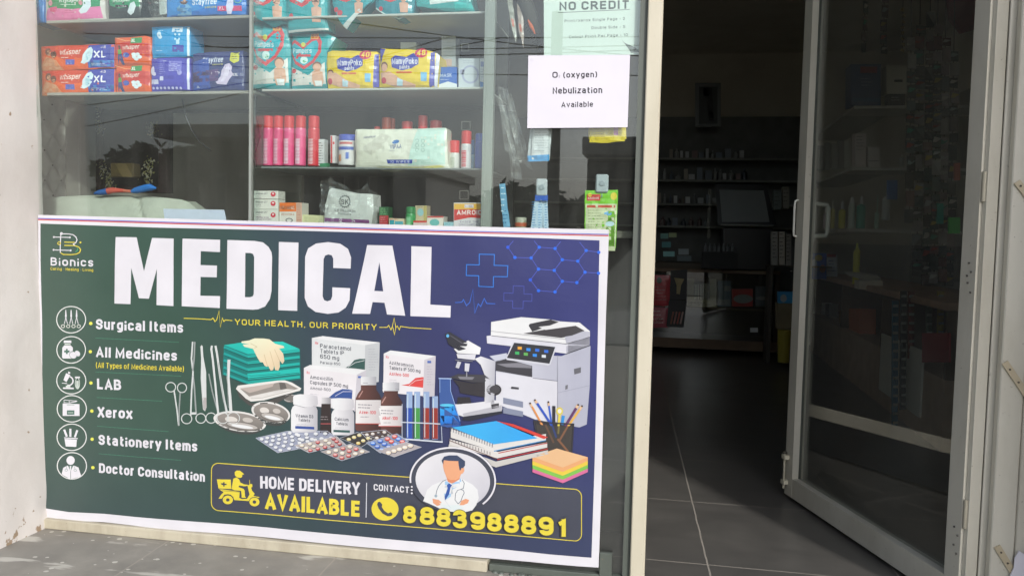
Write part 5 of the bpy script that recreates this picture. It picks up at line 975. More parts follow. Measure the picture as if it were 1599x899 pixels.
pack('medicine_carton','flat red and white carton before the tan one','carton','646,345 667,345 667,353 646,353',.06,.05,'c9b4ae',lambda A:A.r(646,345,667,348,'c23a34'),0,'card')
pack('medicine_carton','white carton with a red top edge and teal roundel','carton','668,337.5 693,338.5 692,354 667,353.5',.065,.05,'cfc8bd',lambda A:(A.r(668,338,693,340.5,'b83a34'),A.e(679,348,7.6,5.6,'5aa6a0')),0,'card')
pack('medicine_carton','low pale blue carton left of the red and yellow one','carton','693.5,347 710,347 710,355 693.5,354.5',.065,.05,'8ab4bc',lambda A:A.lines(695,350,709,2,2.4,'4a8a94',.7),0,'card')
def a_(A):
    A.p('709.5,327 758.5,327 758.5,342 735,340 709.5,345','c22a28'); A.p('709.5,318.5 758.5,318.5 758.5,327.5 709.5,327.5','dba838'); A.L=2; A.r(726,320,740,325,'d8d0d8'); A.t('KOSOL',727,324.4,739,324.4,3.4,'5a4a88',.006); A.L=3; A.t('AMROID',714,335.8,753,335.8,7.2,'f0e8e4',.014); A.L=2; A.t('EASES THE',719,348.4,748,348.4,3,'6a5a8a',.002); A.t('DISCOMFORT',717,353,750,353,3,'6a5a8a',.002)
pack('medicine_carton','red, yellow and white carton with AMROID in white letters','carton','709,317 758.5,317 758.5,357 709,356',.06,.05,'cfcacb',a_,0,'card',side='c43a30')
# wire loops that carry price tags
for i,(x,y,s) in enumerate(((727,75,5.5),(728,197,6.5),(725,305,6.5))):
    P=[W(x-s,y-s,.05),W(x+s,y-s,.05),W(x+s,y+s,.05),W(x-s,y+s,.05),W(x-s,y-s,.05)]
    mb=MB(); mb.tube(P,.0009,'77776e',6); tag(mb.build('wire_hook','metal'),('uppermost','middle','lowest')[i]+' of the small square wire hooks near the steel upright','hook','square wire hooks')
# ------------------------------------------------------------------ things hung in the right pane
def A4(c,Y,name,label,cat,art,base,th=.0006): return pack(name,label,cat,c,Y,th,base,art,0,'paper')
def a_(A):
    A.t('NO CREDIT',874,17.5,983,14.5,13.5,'4c5452',.03); A.l('872,20.8 984,15.8',1,'6b7370'); A.t('Print/xerox Single Page - 2',882,36,976.5,32,4.4,'66706c',.016); A.t('Double Side - 5',924,46.5,977,44.8,4.4,'66706c',.016); A.t('Colour Print Per Page - 10',889,61,981,57.3,4.4,'66706c',.016)
    A.L=2; A.p('971,62.5 976,68 983,71 993,75 999,82 986,83.5 981,76','6e7674')
A4('849.5,-30 1001,-30 1001,86 850,88',.016,'notice_sheet','greenish paper notice reading NO CREDIT taped inside the glass','notice',a_,'ccd8d0')
def a_(A):
    A.t('O',863,122.6,871.4,122.5,9.6,'3c383e',.022); A.t('2',872.6,121.8,875.2,121.8,4,'6e6a70',.0); A.t('(oxygen)',880,122.4,933,121.4,9,'3c383e',.02); A.t('Nebulization',863.5,147.4,941,146.2,10,'3c383e',.02); A.t('Available',877,168.6,926.5,167.6,8.6,'3e3a40',.016)
    A.l('828,95 834,95',.5,'b8b4bc'); A.l('831,92 831,98',.5,'b8b4bc')
A4('825.5,87.5 984.5,86.3 980.5,199.5 823.8,200.8',-.0035,'notice_sheet','white paper notice about oxygen and nebulization stuck outside the glass','notice',a_,'c3bfc7',.0012)
pack('sachet_strip','white strip with a blue foot hanging below the oxygen notice','sachet strip','833,196 863,196 858,251 830,252',.03,.012,'c6cacc',lambda A:(A.p('825.5,244 858.5,242 858,252 826,253','2f8ec8'),A.lines(836,204,860,9,4,'8d959c',.8)),.003,wob=.3)
pack('sachet_strip','second white strip leaning behind the one below the notice','sachet strip','829,198 836,198 834,250 824,252',.04,.008,'b4babd',lambda A:A.p('824,244 834,243 834,252 824,253','2f84bc'),.002,wob=.3)
rn=random.Random(11)
for i,(dx,dy,k) in enumerate(((0,0,'nearest'),(2,-3,'second'),(-2,-6,'hindmost'))):
    pack('sachet',k+' of the yellow sachets hanging under the oxygen notice','sachet',[(922+dx,196+dy),(975+dx,196+dy),(976.5+dx,218+dy+3),(950+dx,222+dy+2),(921+dx,223+dy)],.028+i*.006,.003,'dcc42c',lambda A,dx=dx:(A.r(959,196,966,212,'c87ab0'),A.lines(928,202,952,5,4,'b89a2a',.9)),.003,group='yellow sachets',wob=.5)
def clip(x0,y0,x1,y1,label):
    a,b=W(x0,y0,.022),W(x1,y1,.022); t=thing('adhesive_hook',label,'hook',tuple((a+b)/2),'grey adhesive hooks on the glass')
    mb=MB(); mb.box(a.x,b.x,.022,.030,b.z,a.z,'aab2b6',0,.004); mb.build('plate','plastic',t)
    mb=MB(); c=(a.x+b.x)/2; mb.lathe((c,.0215,(a.z+b.z)/2),[(.009,.0005,'969ea3'),(.008,-.002,'969ea3'),(.001,-.0025,'9aa2a7')][::1],14,axis='y'); mb.tube([(c,.03,a.z-.01),(c,.031,b.z-.004),(c,.028,b.z-.012),(c,.020,b.z-.012)],.0018,'8d959a',6); mb.build('peg','plastic',t)
clip(837.5,279.5,854.5,307,'grey adhesive hook holding the bundle of blue test strips'); clip(931,272.5,950,301.5,'grey adhesive hook holding the green card pack')
for i,(c,lb) in enumerate((('836,309 842,309 839,358 829,358','left strip of the blue test strip bundle fanned under its hook'),('840,309 848,309 848,358 839,358','middle strip of the blue test strip bundle under its hook'),('848,309 855,309 857,358 849,358','right strip of the blue test strip bundle under its hook'))):
    pack('test_strip',lb,'strip',c,.028+.004*i,.003,'b4c8d8',lambda A,c=c:(A.lines(pts(c)[3][0]+2,316,pts(c)[2][0]-1,11,4,'4a86b8',1.1,0,i),),0,'film','blue test strips')
pack('test_strip','dark blue header card above the fanned test strips','card','836,305 856,305 856,314 836,314',.024,.003,'2a58b0',None,0,'card')
def a_(A):
    A.p('915,319 964,319 961,392 915,392','c9cea8'); A.p('950,330 962,330 960,390 944,390','7cb03a'); A.L=2; A.r(917,304,938,314,'c9433c',0); A.L=3; A.t('BANDAGE',919,311.6,936,311.2,3,'eadcd4',.006); A.L=2; A.e(959,307,5,6,'dcc83e'); A.e(922,305,3,3,'dcc83e'); A.r(917,321,961,325,'c2543f'); A.lines(919,329,945,12,4.4,'6a7a4a',.7); A.e(950,334,6,3,'5a9ac4'); A.e(953,350,7,4,'b8d0d8')
pack('card_pack','green and yellow illustrated card pack hanging at the right of the banner corner','card pack','914,298 965.5,297 965,318 962,388 958,390.5 913,388',.03,.008,'7cc030',a_,.003,wob=.3)
# blue strip packet, small jar, hanging clear strips
pack('sachet_strip','narrow slanting blue sachet strip right of the steel upright','sachet strip','780,288 789,287 797,355 787,356',.035,.004,'6aa0c0',lambda A:(A.lines(783,294,791,5,9,'c8dce6',1.6),A.lines(786,330,794,4,6,'2f6a94',1.6)),.002,wob=.5)
a,b=W(802,357,.06),W(822,357,.06); r=(b.x-a.x)/2
jr=thing('small_jar','small round jar with a brown centre just above the banner edge','jar',((a.x+b.x)/2,.06+r,a.z))
mb=MB(); mb.lathe(((a.x+b.x)/2,.06+r,a.z),[(r*.9,0,'9a9a84'),(r,.006,'b0563a'),(r,.018,'9a9a84'),(r*.9,.024,'9a9a84')],18); mb.build('body','plastic',jr)
mb=MB(); mb.lathe(((a.x+b.x)/2,.06+r,a.z+.0245),[(r*.92,0,'b8b8a8'),(r*.92,.008,'b8b8a8'),(r*.7,.010,'b8b8a8')],18); mb.build('lid','plastic',jr)
GS='clear plastic sleeves hanging behind the glass'
for i,(x0,x1,x2,x3,y0,y1,nm) in enumerate(((775,782,812,806,150,262,'leftmost long'),(778,787,800,789,135,240,'short inner'),(786,793,822,812,140,258,'middle'),(792,799,832,824,150,266,'rightmost'),(790,805,815,800,180,283,'lowest square ended'))):
    A=Art(.04+.006*i,lambda x,y:.004*noise.noise(Vector((x*.2,y*.05,i*3))),5); A.p([(x0,y0),(x1,y0+rn.uniform(-6,3)),(x2,y1),(x3,y1-rn.uniform(0,8))],'ddd'); A.L=2; A.l([(x0,y0),(x3,y1-4)],.9,'c9cfcc'); A.l([(x1,y0),(x2,y1)],.7,'c9cfcc')
    tag(A.mb.build('clear_sleeve','bag'),nm+' of the clear plastic sleeves hanging right of the steel upright','sleeve',GS)
# dark bristled duster hanging at the top
dt=thing('feather_duster','dark bristled duster with an orange patch hanging beside the notice','duster',tuple(W(830,20,.07)))
mb=MB(); P=[W(806,-40,.07),W(818,0,.07),W(830,30,.07),W(842,56,.07),W(852,78,.07)]; mb.tube(P,.012,'3b3a34',10,rs=[.02,.024,.022,.014,.004])
for i in range(150):
    t=rn.random()*.96; k=t*4; j=min(3,int(k)); p=P[j].lerp(P[j+1],k-j); an=rn.uniform(0,6.28); d=Vector((math.cos(an)*.7-.25,rn.uniform(-.6,.2),math.sin(an)*.5-.9)).normalized(); L=rn.uniform(.014,.034); mb.tube([p,p+d*L],.0012,rn.choice(['2c2b27','3f3d36','4d4a3f']),4,rs=[.0022,.0004])
mb.build('bristles','cloth',dt)
mb=MB(); mb.tube([W(825,32,.045),W(830,42,.045),W(836,54,.045)],.006,'c05a30',8,rs=[.002,.006,.002]); mb.build('patch','cloth',dt)
for i,(x0,x1,y1) in enumerate(((789,806,68),(806,818,76))):
    pack('leaf_strip',('pale grey','pinkish grey')[i]+' leaf shaped strip hanging left of the bristled duster','strip',[(x0,-20),(x0+9,-20),(x1+1,y1-20),(x1,y1),(x1-7,y1-26)],.05+.01*i,.003,('8f8f84','9a8a80')[i],lambda A,x1=x1,y1=y1:A.p([(x1-7,y1-38),(x1-3,y1-36),(x1-2,y1-24),(x1-5,y1-26)],'b0563f'),.004,wob=.8)
# dark cable behind the joint of the panes
mb=MB(); mb.tube([W(399,30,.1),W(396,60,.1),W(402,110,.1),W(399,150,.1),W(397,180,.1),W(402,215,.1),W(396,240,.1),W(400,262,.1)],.006,'17181a',8,rs=[.004,.004,.005,.006,.010,.012,.007,.004]); tag(mb.build('cable','plastic'),'black knotted cable hanging behind the joint of the two panes','cable')
mb=MB(); mb.tube([W(284,150,.14),W(290,180,.14),W(300,205,.14),W(312,222,.14),W(330,236,.14)],.0025,'1a1b1c',6); tag(mb.build('cable','plastic'),'thin black cable curving below the left shelf','cable')
# ------------------------------------------------------------------ left bay, open to the room
qp=MB(); q0,q1=W(50,140,.52),W(112,345,.52); nx,nz=26,60
vs=[]
for k in range(nz+1):
    for j in range(nx+1):
        x=q0.x+(q1.x-q0.x)*j/nx; z=q1.z+(q0.z-q1.z)*k/nz; u=(x/.075+z/.075*.62); v=(x/.075-z/.075*.62); g=min(abs(u-round(u)),abs(v-round(v))); vs.append((x,.52-.022*min(1,g*3.2)**.6,z))
qp.add(vs,[(k*(nx+1)+j,k*(nx+1)+j+1,(k+1)*(nx+1)+j+1,(k+1)*(nx+1)+j) for k in range(nz) for j in range(nx)],'bdbab0',0,True)
qp.box(q0.x,q1.x,.5205,.56,q1.z,q0.z,'6b6962'); 
for a in range(-60,60):
    for b in range(-60,60):
        x=(a+b)/2*.075; z=(a-b)/2*.075/.62
        if q0.x+.01<x<q1.x-.01 and q1.z<z<q0.z: qp.lathe((x,.517,z),[(.004,0,'3a3936'),(.003,-.003,'3a3936')][::-1],7,axis='y')
tag(qp.build('quilted_panel','cloth'),'grey quilted panel with buttoned diamonds beside the pier','panel')
mb=MB(); p0,p1=W(112,140,.50),W(136,345,.50); mb.box(p0.x,p1.x,.46,.56,p1.z,p0.z+.1,'7b7870',0,.004); tag(mb.build('wall_strip','wall'),'plain grey upright strip right of the quilted panel','strip')
pf=thing('picture_frame','dark framed picture hung with flower strands behind the window','picture frame',tuple(W(195,290,.62)))
p0,p1=W(140,120,.62),W(262,302,.62)
mb=MB(); mb.box(p0.x,p1.x,.64,.66,p1.z,p0.z,'231d1c'); mb.build('picture','card',pf)
mb=MB()
for x0,x1,z0,z1 in ((p0.x,p0.x+.05,p1.z,p0.z),(p1.x-.04,p1.x,p1.z,p0.z),(p0.x+.05,p1.x-.04,p1.z,p1.z+.03)): mb.box(x0,x1,.615,.64,z0,z1,'3a2220',0,.004)
mb.build('frame','wood',pf)
def strand(P,label,n):
    mb=MB(); P=[W(x,y,.6) for x,y in P]
    for i in range(n):
        t=i/(n-1)*(len(P)-1); j=min(len(P)-2,int(t)); p=P[j].lerp(P[j+1],t-j)
        for k in range(9):
            o=Vector((rn.gauss(0,.011),rn.gauss(0,.009),rn.gauss(0,.008))); s=rn.uniform(.003,.0065); an=rn.uniform(0,3.1); a=Vector((math.cos(an),.3,math.sin(an)))*s; b=Vector((-math.sin(an),.3,math.cos(an)))*s*.7; c=p+o
            mb.add([c-a,c-b,c+a,c+b],[(0,1,2,3)],rn.choice(['d8d0a0','e0dcc0','a8a868','e6e2cc','c0b878']))
    tag(mb.build('flower_strand','leaf'),label,'garland','flower strands')
strand([(152,164),(152,172)],'short tuft of pale flowers under the left shelf, topmost on the dark upright',5); strand([(152,190),(153,206)],'pale yellow flower tuft on the dark upright left of the picture',8); strand([(238,194),(239,208)],'pale yellow flower tuft at the upper right of the picture',8)
strand([(160,258),(166,272),(170,285),(174,296)],'long flower strand at the lower left of the picture',14); strand([(236,250),(233,268),(228,284)],'long flower strand at the lower right of the picture',13)
mb=MB(); a,b=W(180,256,.56),W(216,278,.56); mb.box(a.x,b.x,.53,.58,b.z,a.z,'8a7440',0,.004); mb.prism([W(180,256,.529),W(197,256,.529),W(208,277,.529),W(192,277,.529)],(0,-.001,0),'a8905a'); tag(mb.build('carton','card'),'dull yellow carton standing before the dark picture','carton')
# pale cover over a chair back, with folded cloths on it
def dpc(x,y): 
    t=max(0,(y-306)/40); s=min(1,max(0,(x-60)/250))
    return .07*min(1,t)**.5*(1-abs(2*s-1)**4)+.006*noise.noise(Vector((x*.03,y*.05,2)))-.012*math.exp(-((x-226-(y-320)*.5)/5)**2)
A=Art(.30,dpc,5); A.p('60,352 61,330 64,318 76,311 100,307.5 135,305.5 190,305.5 225,306.5 262,309.5 288,312.5 300,318 308,326 312,340 313,352','b0b3a6')
A.mb.prism([W(x,y,.301) for x,y in pts('62,352 62,330 66,319 78,312 135,307 225,308 287,314 306,328 311,352')],(0,.08,0),'a4a79a'); tag(A.mb.build('chair_cover','cloth'),'pale grey cover over a rounded chair back above the left end of the banner','cover')
def rag(name,label,P,Y,rs,cols):
    mb=MB(); Q=[W(x,y,Y)+Vector((0,rn.uniform(-.01,.01),0)) for x,y in P]
    mb.tube(Q,.01,'888',12,rs=rs); k=0
    mb.v=[v+Vector((0,0,.004*noise.noise(v*60))) for v in mb.v]
    cc=[H(c) for c in cols]; n=len(P)-1
    for i,f in enumerate(mb.f):
        seg=min(n-1,i//12); mb.c[i]=[cc[min(len(cc)-1,seg)]]*len(f)
    tag(mb.build(name,'cloth'),label,'cloth')
rag('folded_cloth','blue and coral cloth lying on the left of the chair cover',[(148,303),(158,301),(168,299),(178,297),(195,298.5),(208,299)],.27,[.004,.009,.011,.010,.006,.005],['2f62a8','2f62a8','c8584a','c8584a','c8705a'])
rag('folded_cloth','bright blue cloth lying on the right of the chair cover',[(207,300),(215,298),(228,294.5),(238,293),(246,295)],.26,[.005,.010,.013,.012,.003],['2a72c0'])
pack('paper_sheet','white paper sheet standing on edge just above the banner','paper','255.5,326.5 350.5,328 355,350 258,348',.09,.0008,'c4cbdc',None,0,'paper')
# ================================================================== the dim room behind
def wbox(px0,py0,px1,py1,Y,dep):
    a,b=W(px0,py0,Y),W(px1,py1,Y); return min(a.x,b.x),max(a.x,b.x),Y,Y+dep,min(a.z,b.z),max(a.z,b.z)
YB=5.4
c0=F(1215,553,0); zt=W(1100,421,YB).z
ct=thing('shop_counter','low wooden counter with a glass front at the back of the room','counter',(.2,YB,0))
x0,x1=-1.3,W(1214,550,YB).x
mb=MB(); mb.box(x0,x1,YB,YB+.5,.04,W(1100,530,YB).z,'7a6450'); mb.box(x0,x1,YB,YB+.5,zt-.03,zt,'8a7460',0,.004); mb.box(x0,x0+.03,YB,YB+.5,.1,zt-.03,'54422f'); mb.box(x1-.04,x1,YB,YB+.5,W(1100,530,YB).z,zt-.03,'4a3b2b'); mb.box(x0,x1,YB+.48,YB+.5,.1,zt-.03,'4a3b2b'); mb.build('carcass','wood',ct)
zs=W(1100,480,YB).z
mb=MB(); mb.box(x0+.03,x1-.04,YB+.02,YB+.47,zs-.02,zs,'6a5a46'); mb.build('shelf','wood',ct)
mb=MB(); mb.box(x0+.03,x1-.04,YB+.004,YB+.009,W(1100,530,YB).z,zt-.03,'fff'); mb.build('glass_front','doorglass',ct)
rn=random.Random(21)
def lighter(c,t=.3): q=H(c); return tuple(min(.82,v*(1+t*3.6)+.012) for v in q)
def item(px0,py0,px1,py1,Y,dep,col,name,label,cat,mat='card',art=None,group=None):
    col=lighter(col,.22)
    return pack(name,label,cat,[(px0,py0),(px1,py0),(px1,py1),(px0,py1)],Y,dep,col,art,0,mat,group)
item(1074,436,1084,479,YB+.06,.1,'b0a890','carton','upright grey green carton at the left of the glass fronted counter','carton')
item(1085,444,1107,468,YB+.06,.2,'a8a498','book_stack','stack of pale boxes standing in the back counter','boxes','card',lambda A:[A.l([(1085+i*4,444),(1085+i*4,468)],.8,'4c4a44') for i in range(1,6)])
item(1074,469,1119,479.5,YB+.05,.2,'b4a88a','carton','long flat straw coloured carton on the counter shelf','carton','card',lambda A:A.lines(1077,473,1115,2,3,'5a5040',1))
item(1109,436,1119,468,YB+.08,.1,'a8a088','carton','upright straw coloured carton mid way along the counter shelf','carton')
item(1122,439,1142,479,YB+.08,.1,'5c6a78','carton','blue grey carton with a pale label inside the counter','carton','card',lambda A:(A.r(1131,447,1141,455,'a8acb0'),A.r(1124,468,1140,477,'a8acb0')))
item(1144,452,1176,479,YB+.06,.1,'b43c3c','carton','red carton with a white oval on the counter shelf','carton','card',lambda A:(A.e(1161,467,15,7,'b8b8b8'),))
item(1180,448,1200,479,YB+.06,.1,'50565e','carton','slate grey carton at the right of the counter shelf','carton','card',lambda A:A.e(1190,466,9,3,'a8a8a8'))
item(1172,512,1184,519,YB-.004,.002,'b8bcc4','tag','small white tag on the lower glass of the back counter','tag','paper')
# red pouches and black hangers at the left of the doorway, nearer
def dim_pouch(x0,y0,x1,y1,Y,col,label,art=None): return pack('pouch',label,'pouch',[(x0,y0),(x1,y0+1),(x1-1,y1),(x0-2,y1)],Y,.03,col,art,.012,'film')
dim_pouch(1020,429,1047,478,5.34,'d0404a','upper red pouch hanging at the left of the doorway',lambda A:(A.e(1030,438,4,5,'4a5a4a'),A.lines(1024,448,1043,5,5,'c9787c',1)))
dim_pouch(1016,480,1044,512,5.34,'c05a68','lower pinkish red pouch hanging at the left of the doorway',lambda A:(A.lines(1020,486,1038,4,6,'d0a0a6',1.2),A.e(1031,500,5,4,'8c2430')))
dim_pouch(988,428,1003,500,5.34,'b83c44','narrow red pouch seen through the strip of glass left of the post')
pack('hanger_card','black card holding a golden item near the red pouches','card','1048,423 1074,421 1072,468 1046,470',5.3,.03,'1b1b1e',lambda A:(A.p('1053,434 1069,436 1064,446 1062,460 1057,459 1057,446','b8a878'),),0,'card')
pack('hanger_card','black tray of pink and brown sachets below the golden item','tray','1045,470 1073,470 1068,512 1041,510',5.3,.03,'1b1b1e',lambda A:[A.l([(1048+i*5,506),(1052+i*5,487)],2.6,c) for i,c in enumerate(('a0604c','c08a80','b0564a','d0b0ac'))],0,'card')
# shelves behind the counter
bs=thing('wall_shelf','tall dark shelving against the back wall of the shop','shelf unit',(.6,6.1,0))
for y in (247,281,318,353): 
    z=W(1080,y,6.05).z; mb=MB(); mb.box(-1.3,1.75,6.05,6.35,z-.02,z,'8c8e88'); mb.build('shelf','wood',bs)
mb=MB(); mb.box(-1.3,1.75,6.36,6.4,.0,2.3,'6f716f'); mb.build('back_board','wood',bs)
ORD=['','first','second','third','fourth','fifth','sixth','seventh','eighth','ninth','tenth','eleventh','twelfth','thirteenth','fourteenth','fifteenth','sixteenth','seventeenth','eighteenth','nineteenth','twentieth','twenty first','twenty second','twenty third','twenty fourth']
k=0
for y,lo,hi,x0,x1 in ((247,8,16,1046,1160),(281,6,20,1035,1165),(318,8,18,1025,1120),(353,8,16,1030,1105)):
    x=x0; nn=0; rowname={247:'top',281:'second',318:'third',353:'lowest'}[y]
    while x<x1:
        nn+=1
        w=rn.uniform(4,10); h=rn.uniform(lo,hi); k+=1
        c=rn.choice(['8a8d90','6a7078','a4a6a6','5a6470','7a7468','4e5660','9a9c9e','6c5a5a'])
        if rn.random()<.5:
            o=item(x,y-h,x+w,y,6.12,.08,c,'carton','dim carton on the back shelves','carton','card',None,'dim goods on the back shelves')
            o['label']='dim carton, '+ORD[nn]+' thing from the left on the '+rowname+' back shelf'
        else:
            a,b=W(x,y,6.15),W(x+w,y,6.15); r=(b.x-a.x)/2; zt2=W(x,y-h,6.15).z-a.z
            mb=MB(); mb.lathe((a.x+r,6.15+r,a.z),[(r*.9,0,c),(r*.9,zt2*.65,c),(r*.35,zt2*.78,c),(r*.35,zt2,c)],10); tag(mb.build('bottle','plastic'),'dim bottle, '+ORD[nn]+' thing from the left on the '+rowname+' back shelf','bottle','dim bottles on the back shelves')
        x+=w+rn.uniform(.5,5)
item(1086,130,1126,198,6.0,.03,'5c6062','framed_notice','grey framed notice with a dark figure high on the back wall','notice','card',lambda A:(A.p('1092,136 1121,136 1121,194 1092,194','44484a'),A.p('1099,138 1112,138 1115,190 1108,188 1104,160 1098,172','1e2022')))
# dark screen standing on the counter
lap=thing('monitor','dark framed slanting screen with a pale lower bar on the back counter','screen',tuple(W(1165,420,5.5)))
mb=MB(); fr=[W(x,y,5.45+.001*(350-y)) for x,y in pts('1117,288 1197,289 1213,352 1122,352')]; mb.prism(fr,(0,.04,0),'26282b'); mb.build('casing','plastic',lap)
mb=MB(); mb.prism([W(x,y,5.445+.001*(350-y)) for x,y in pts('1124,297 1193,298 1202,347 1128,347')],(0,-.004,0),'8c9294'); mb.build('screen','plastic',lap)
mb=MB(); a,b=W(1126,350.5,5.41),W(1208,354.5,5.41); mb.box(a.x,b.x,5.39,5.43,b.z,a.z,'a8aaa8',0,.004); mb.build('bar','plastic',lap)
mb=MB(); a,b=W(1130,355,5.46),W(1205,421,5.46); mb.box(a.x,b.x,5.46,5.8,zt+.001,a.z,'202124',0,.01); mb.build('base','plastic',lap)
mb=MB(); mb.tube([W(1107,372,5.2),W(1109,296,5.2)],.016,'8d9294',10); tag(mb.build('clear_roll','bag'),'slim shiny clear roll standing left of the dark screen','roll')
for i in range(7): 
    a=W(1102+i*7,393,5.35); h=W(1102,380,5.35).z-a.z; mb=MB(); mb.lathe(a,[(.012,0,'8d9296'),(.012,h*.6,'8d9296'),(.005,h*.75,'8d9296'),(.005,h,'b4b8ba')],8); mb.v=[v for v in mb.v]; tag(mb.build('bottle','plastic'),ORD[i+1]+' from the left of the seven tiny pale bottles before the dark screen','bottle','row of tiny pale bottles')
mb=MB(); a,b=W(1098,393,5.30),W(1152,421,5.30); mb.box(a.x,b.x,5.30,5.399,b.z,a.z-.003,'1e2022'); tag(mb.build('stand','wood'),'dark stand carrying the row of tiny pale bottles','stand')
for i,(x,y,w,h,c,l) in enumerate(((1032,365,12,8,'5a8a84','teal'),(1045,364,12,7,'8a9a70','olive'),(1034,378,14,9,'3e7a80','deep teal'),(1036,393,18,8,'7ab0b4','pale aqua'),(1060,389,16,9,'88949a','grey'),(1058,400,22,8,'5c6a70','slate'))):
    item(x,y,x+w,y+h,5.43,.1,c,'carton',l+' packet heaped at the left end of the back counter','packet')
mb=MB(); q=[W(x,y,5.42) for x,y in ((1005,409),(1095,409))]; mb.box(q[0].x,q[1].x,5.42,5.8,zt+.001,q[0].z,'5a5040'); tag(mb.build('wooden_tray','wood'),'dark wooden tray carrying packets on the back counter','tray')
for x,y,w,h,c,l in ((1206,362,9,52,'8c8a84','grey'),(1217,362,9,52,'a09a90','buff'),(1228,366,8,50,'7a7670','brown grey'),(1209,298,12,30,'4a5450','dark green'),(1223,292,10,34,'6c6a60','olive grey')):
    item(x,y,x+w,y+h,5.0,.1,c,'carton',l+' upright carton just left of the door stile','carton','card',lambda A,x=x,y=y,w=w,h=h:A.lines(x+1,y+4,x+w-1,int(h/7),6,'3c3c3a',1))
mb=MB(); a,b=W(1203,414.5,4.98),W(1242,417.5,4.98); mb.box(a.x,b.x+.3,4.98,5.25,b.z,a.z,'5a554a'); mb.box(a.x,a.x+.03,4.98,5.25,0,b.z-.001,'4a453c'); tag(mb.build('side_stand','wood'),'narrow stand with upright cartons left of the door stile','stand')
mb=MB(); a,b=W(1216,516,4.6),W(1236,568,4.6); r=(b.x-a.x)/2; mb.lathe((a.x+r,4.6+r,b.z),[(r*.8,0,'a89a3c'),(r,a.z-b.z,'b8a840'),(r*.9,a.z-b.z,'7a7030')],16); tag(mb.build('bin','plastic'),'dull yellow bin on the floor left of the door stile','bin')
item(1216,456,1240,474,4.7,.08,'2c7aa8','carton','blue and white packet above the yellow bin','packet','card',lambda A:A.e(1224,466,5,6,'b8c4c8'))
item(1214,474,1240,514,4.68,.12,'6a6048','crate','brown crate between the blue packet and the yellow bin','crate','wood')
# ------------------------------------------------------------------ goods seen through the door
xk=F(1385,640,0).x
zc=WX(1385,452,xk).z; zc2=WX(1385,470,xk).z
sc=thing('side_counter','long brown side counter with an open front seen through the door glass','counter',(xk+.25,4,0))
mb=MB(); mb.box(xk-.02,xk+.5,2.0,6.0,zc-.04,zc,'c09a80',0,.005); mb.build('top','wood',sc)
zl=WX(1385,548,xk).z
mb=MB(); mb.box(xk,xk+.5,2.0,6.0,0,zl,'b89c84'); mb.box(xk+.46,xk+.5,2.0,6.0,zl,zc-.04,'7a6a58')
for y in (2.0,3.3,4.6,5.97): mb.box(xk,xk+.46,y,y+.03,zl,zc-.04,'6a5848')
mb.build('carcass','wood',sc)
mb=MB(); mb.box(xk-.012,xk-.001,2.35,3.25,.10,zl+.1,'d8d4c8'); mb.build('pale_panel','card',sc)
def xitem(px0,py0,px1,py1,X,dep,col,name,label,cat,mat='card'):
    P=[WX(px0,py0,X),WX(px1,py0,X),WX(px1,py1,X),WX(px0,py1,X)]; mb=MB(); mb.prism(P,(dep,0,0),col); return tag(mb.build(name,mat),label,cat)
xitem(1311,486,1325,523,xk+.06,.12,'b88a48','carton','tan box inside the side counter seen through the door','carton'); xitem(1326,482,1342,522,xk+.05,.12,'c4622c','carton','orange box inside the side counter seen through the door','carton')
for i,(a,b,c,l) in enumerate(((1262,1268,'a8a8a4','pale'),(1270,1277,'8a4038','dull red'),(1279,1286,'b4b4b0','white'),(1289,1295,'7c7c78','grey'))): xitem(a,470+i*1.5,b,505+i,xk+.08,.08,c,'carton',l+' slim box at the far end of the side counter','carton')
xitem(1440,520,1482,566,xk-.03,.01,'a8343c','bag','red printed bag hanging low on the side counter','bag','film')
# corner shelf unit
YS=4.2
ws=thing('corner_shelf','grey corner shelf unit over the side counter','shelf unit',(W(1330,262,YS).x,YS,W(1330,262,YS).z))
sx=W(1330,262,YS).x
for y in (166,262,358):
    z=W(1330,y,YS).z; mb=MB(); mb.box(sx,2.7,YS,YS+.4,z-.02,z,'d4d3ca'); mb.box(sx+.001,sx+.32,YS+.401,6.2,z-.02,z,'b4b4ac'); mb.build('shelf','metal',ws)
mb=MB(); mb.box(2.70,2.73,YS,6.2,zc,2.3,'a8a698'); mb.build('back_board','wood',ws)
g=lambda *a,**k:item(*a,**k)
item(1329,101,1376,165.5,YS+.05,.2,'1f3f68','carton','large dark blue carton with a red patch on the corner shelf','carton','card',lambda A:(A.r(1344,105,1370,115,'a03038'),A.lines(1345,124,1367,3,5,'8fa6c0',1),A.r(1332,154,1374,160,'2c6a98')))
item(1385,103,1416,147,YS+.05,.15,'b0aca0','carton','pale grey carton with a dark oblong mark on the corner shelf','carton','card',lambda A:A.r(1397,125,1410,129,'4a4a4a'))
item(1388,147.5,1414,165.5,YS+.06,.12,'3a3c3c','carton','low dark carton under the pale grey one','carton','card',lambda A:A.lines(1392,153,1410,2,4,'a8aaa4',1.6))
item(1335.5,209,1353,261.5,YS+.04,.1,'b8a8a4','carton','tall pinkish white carton on the middle corner shelf','carton','card',lambda A:A.lines(1338,214,1351,5,5,'7a7472',.8))
item(1356,230,1374,261.5,YS+.04,.1,'bcaca6','carton','short pinkish white carton on the middle corner shelf','carton','card',lambda A:A.l('1357,252 1373,252',1,'7a7472'))
for i,(x,w,h,c,l) in enumerate(((1278,9,38,'5c605e','dark'),(1289,8,42,'6c6e6a','grey'),(1299,9,40,'807f7a','lighter grey'),(1310,9,44,'74726c','brownish'),(1319,8,42,'9a9a94','palest'))):
    item(x,266-i*.8-h,x+w,266-i*.8,YS+.5,.08,c,'carton',l+' slim carton on the receding part of the middle corner shelf','carton')
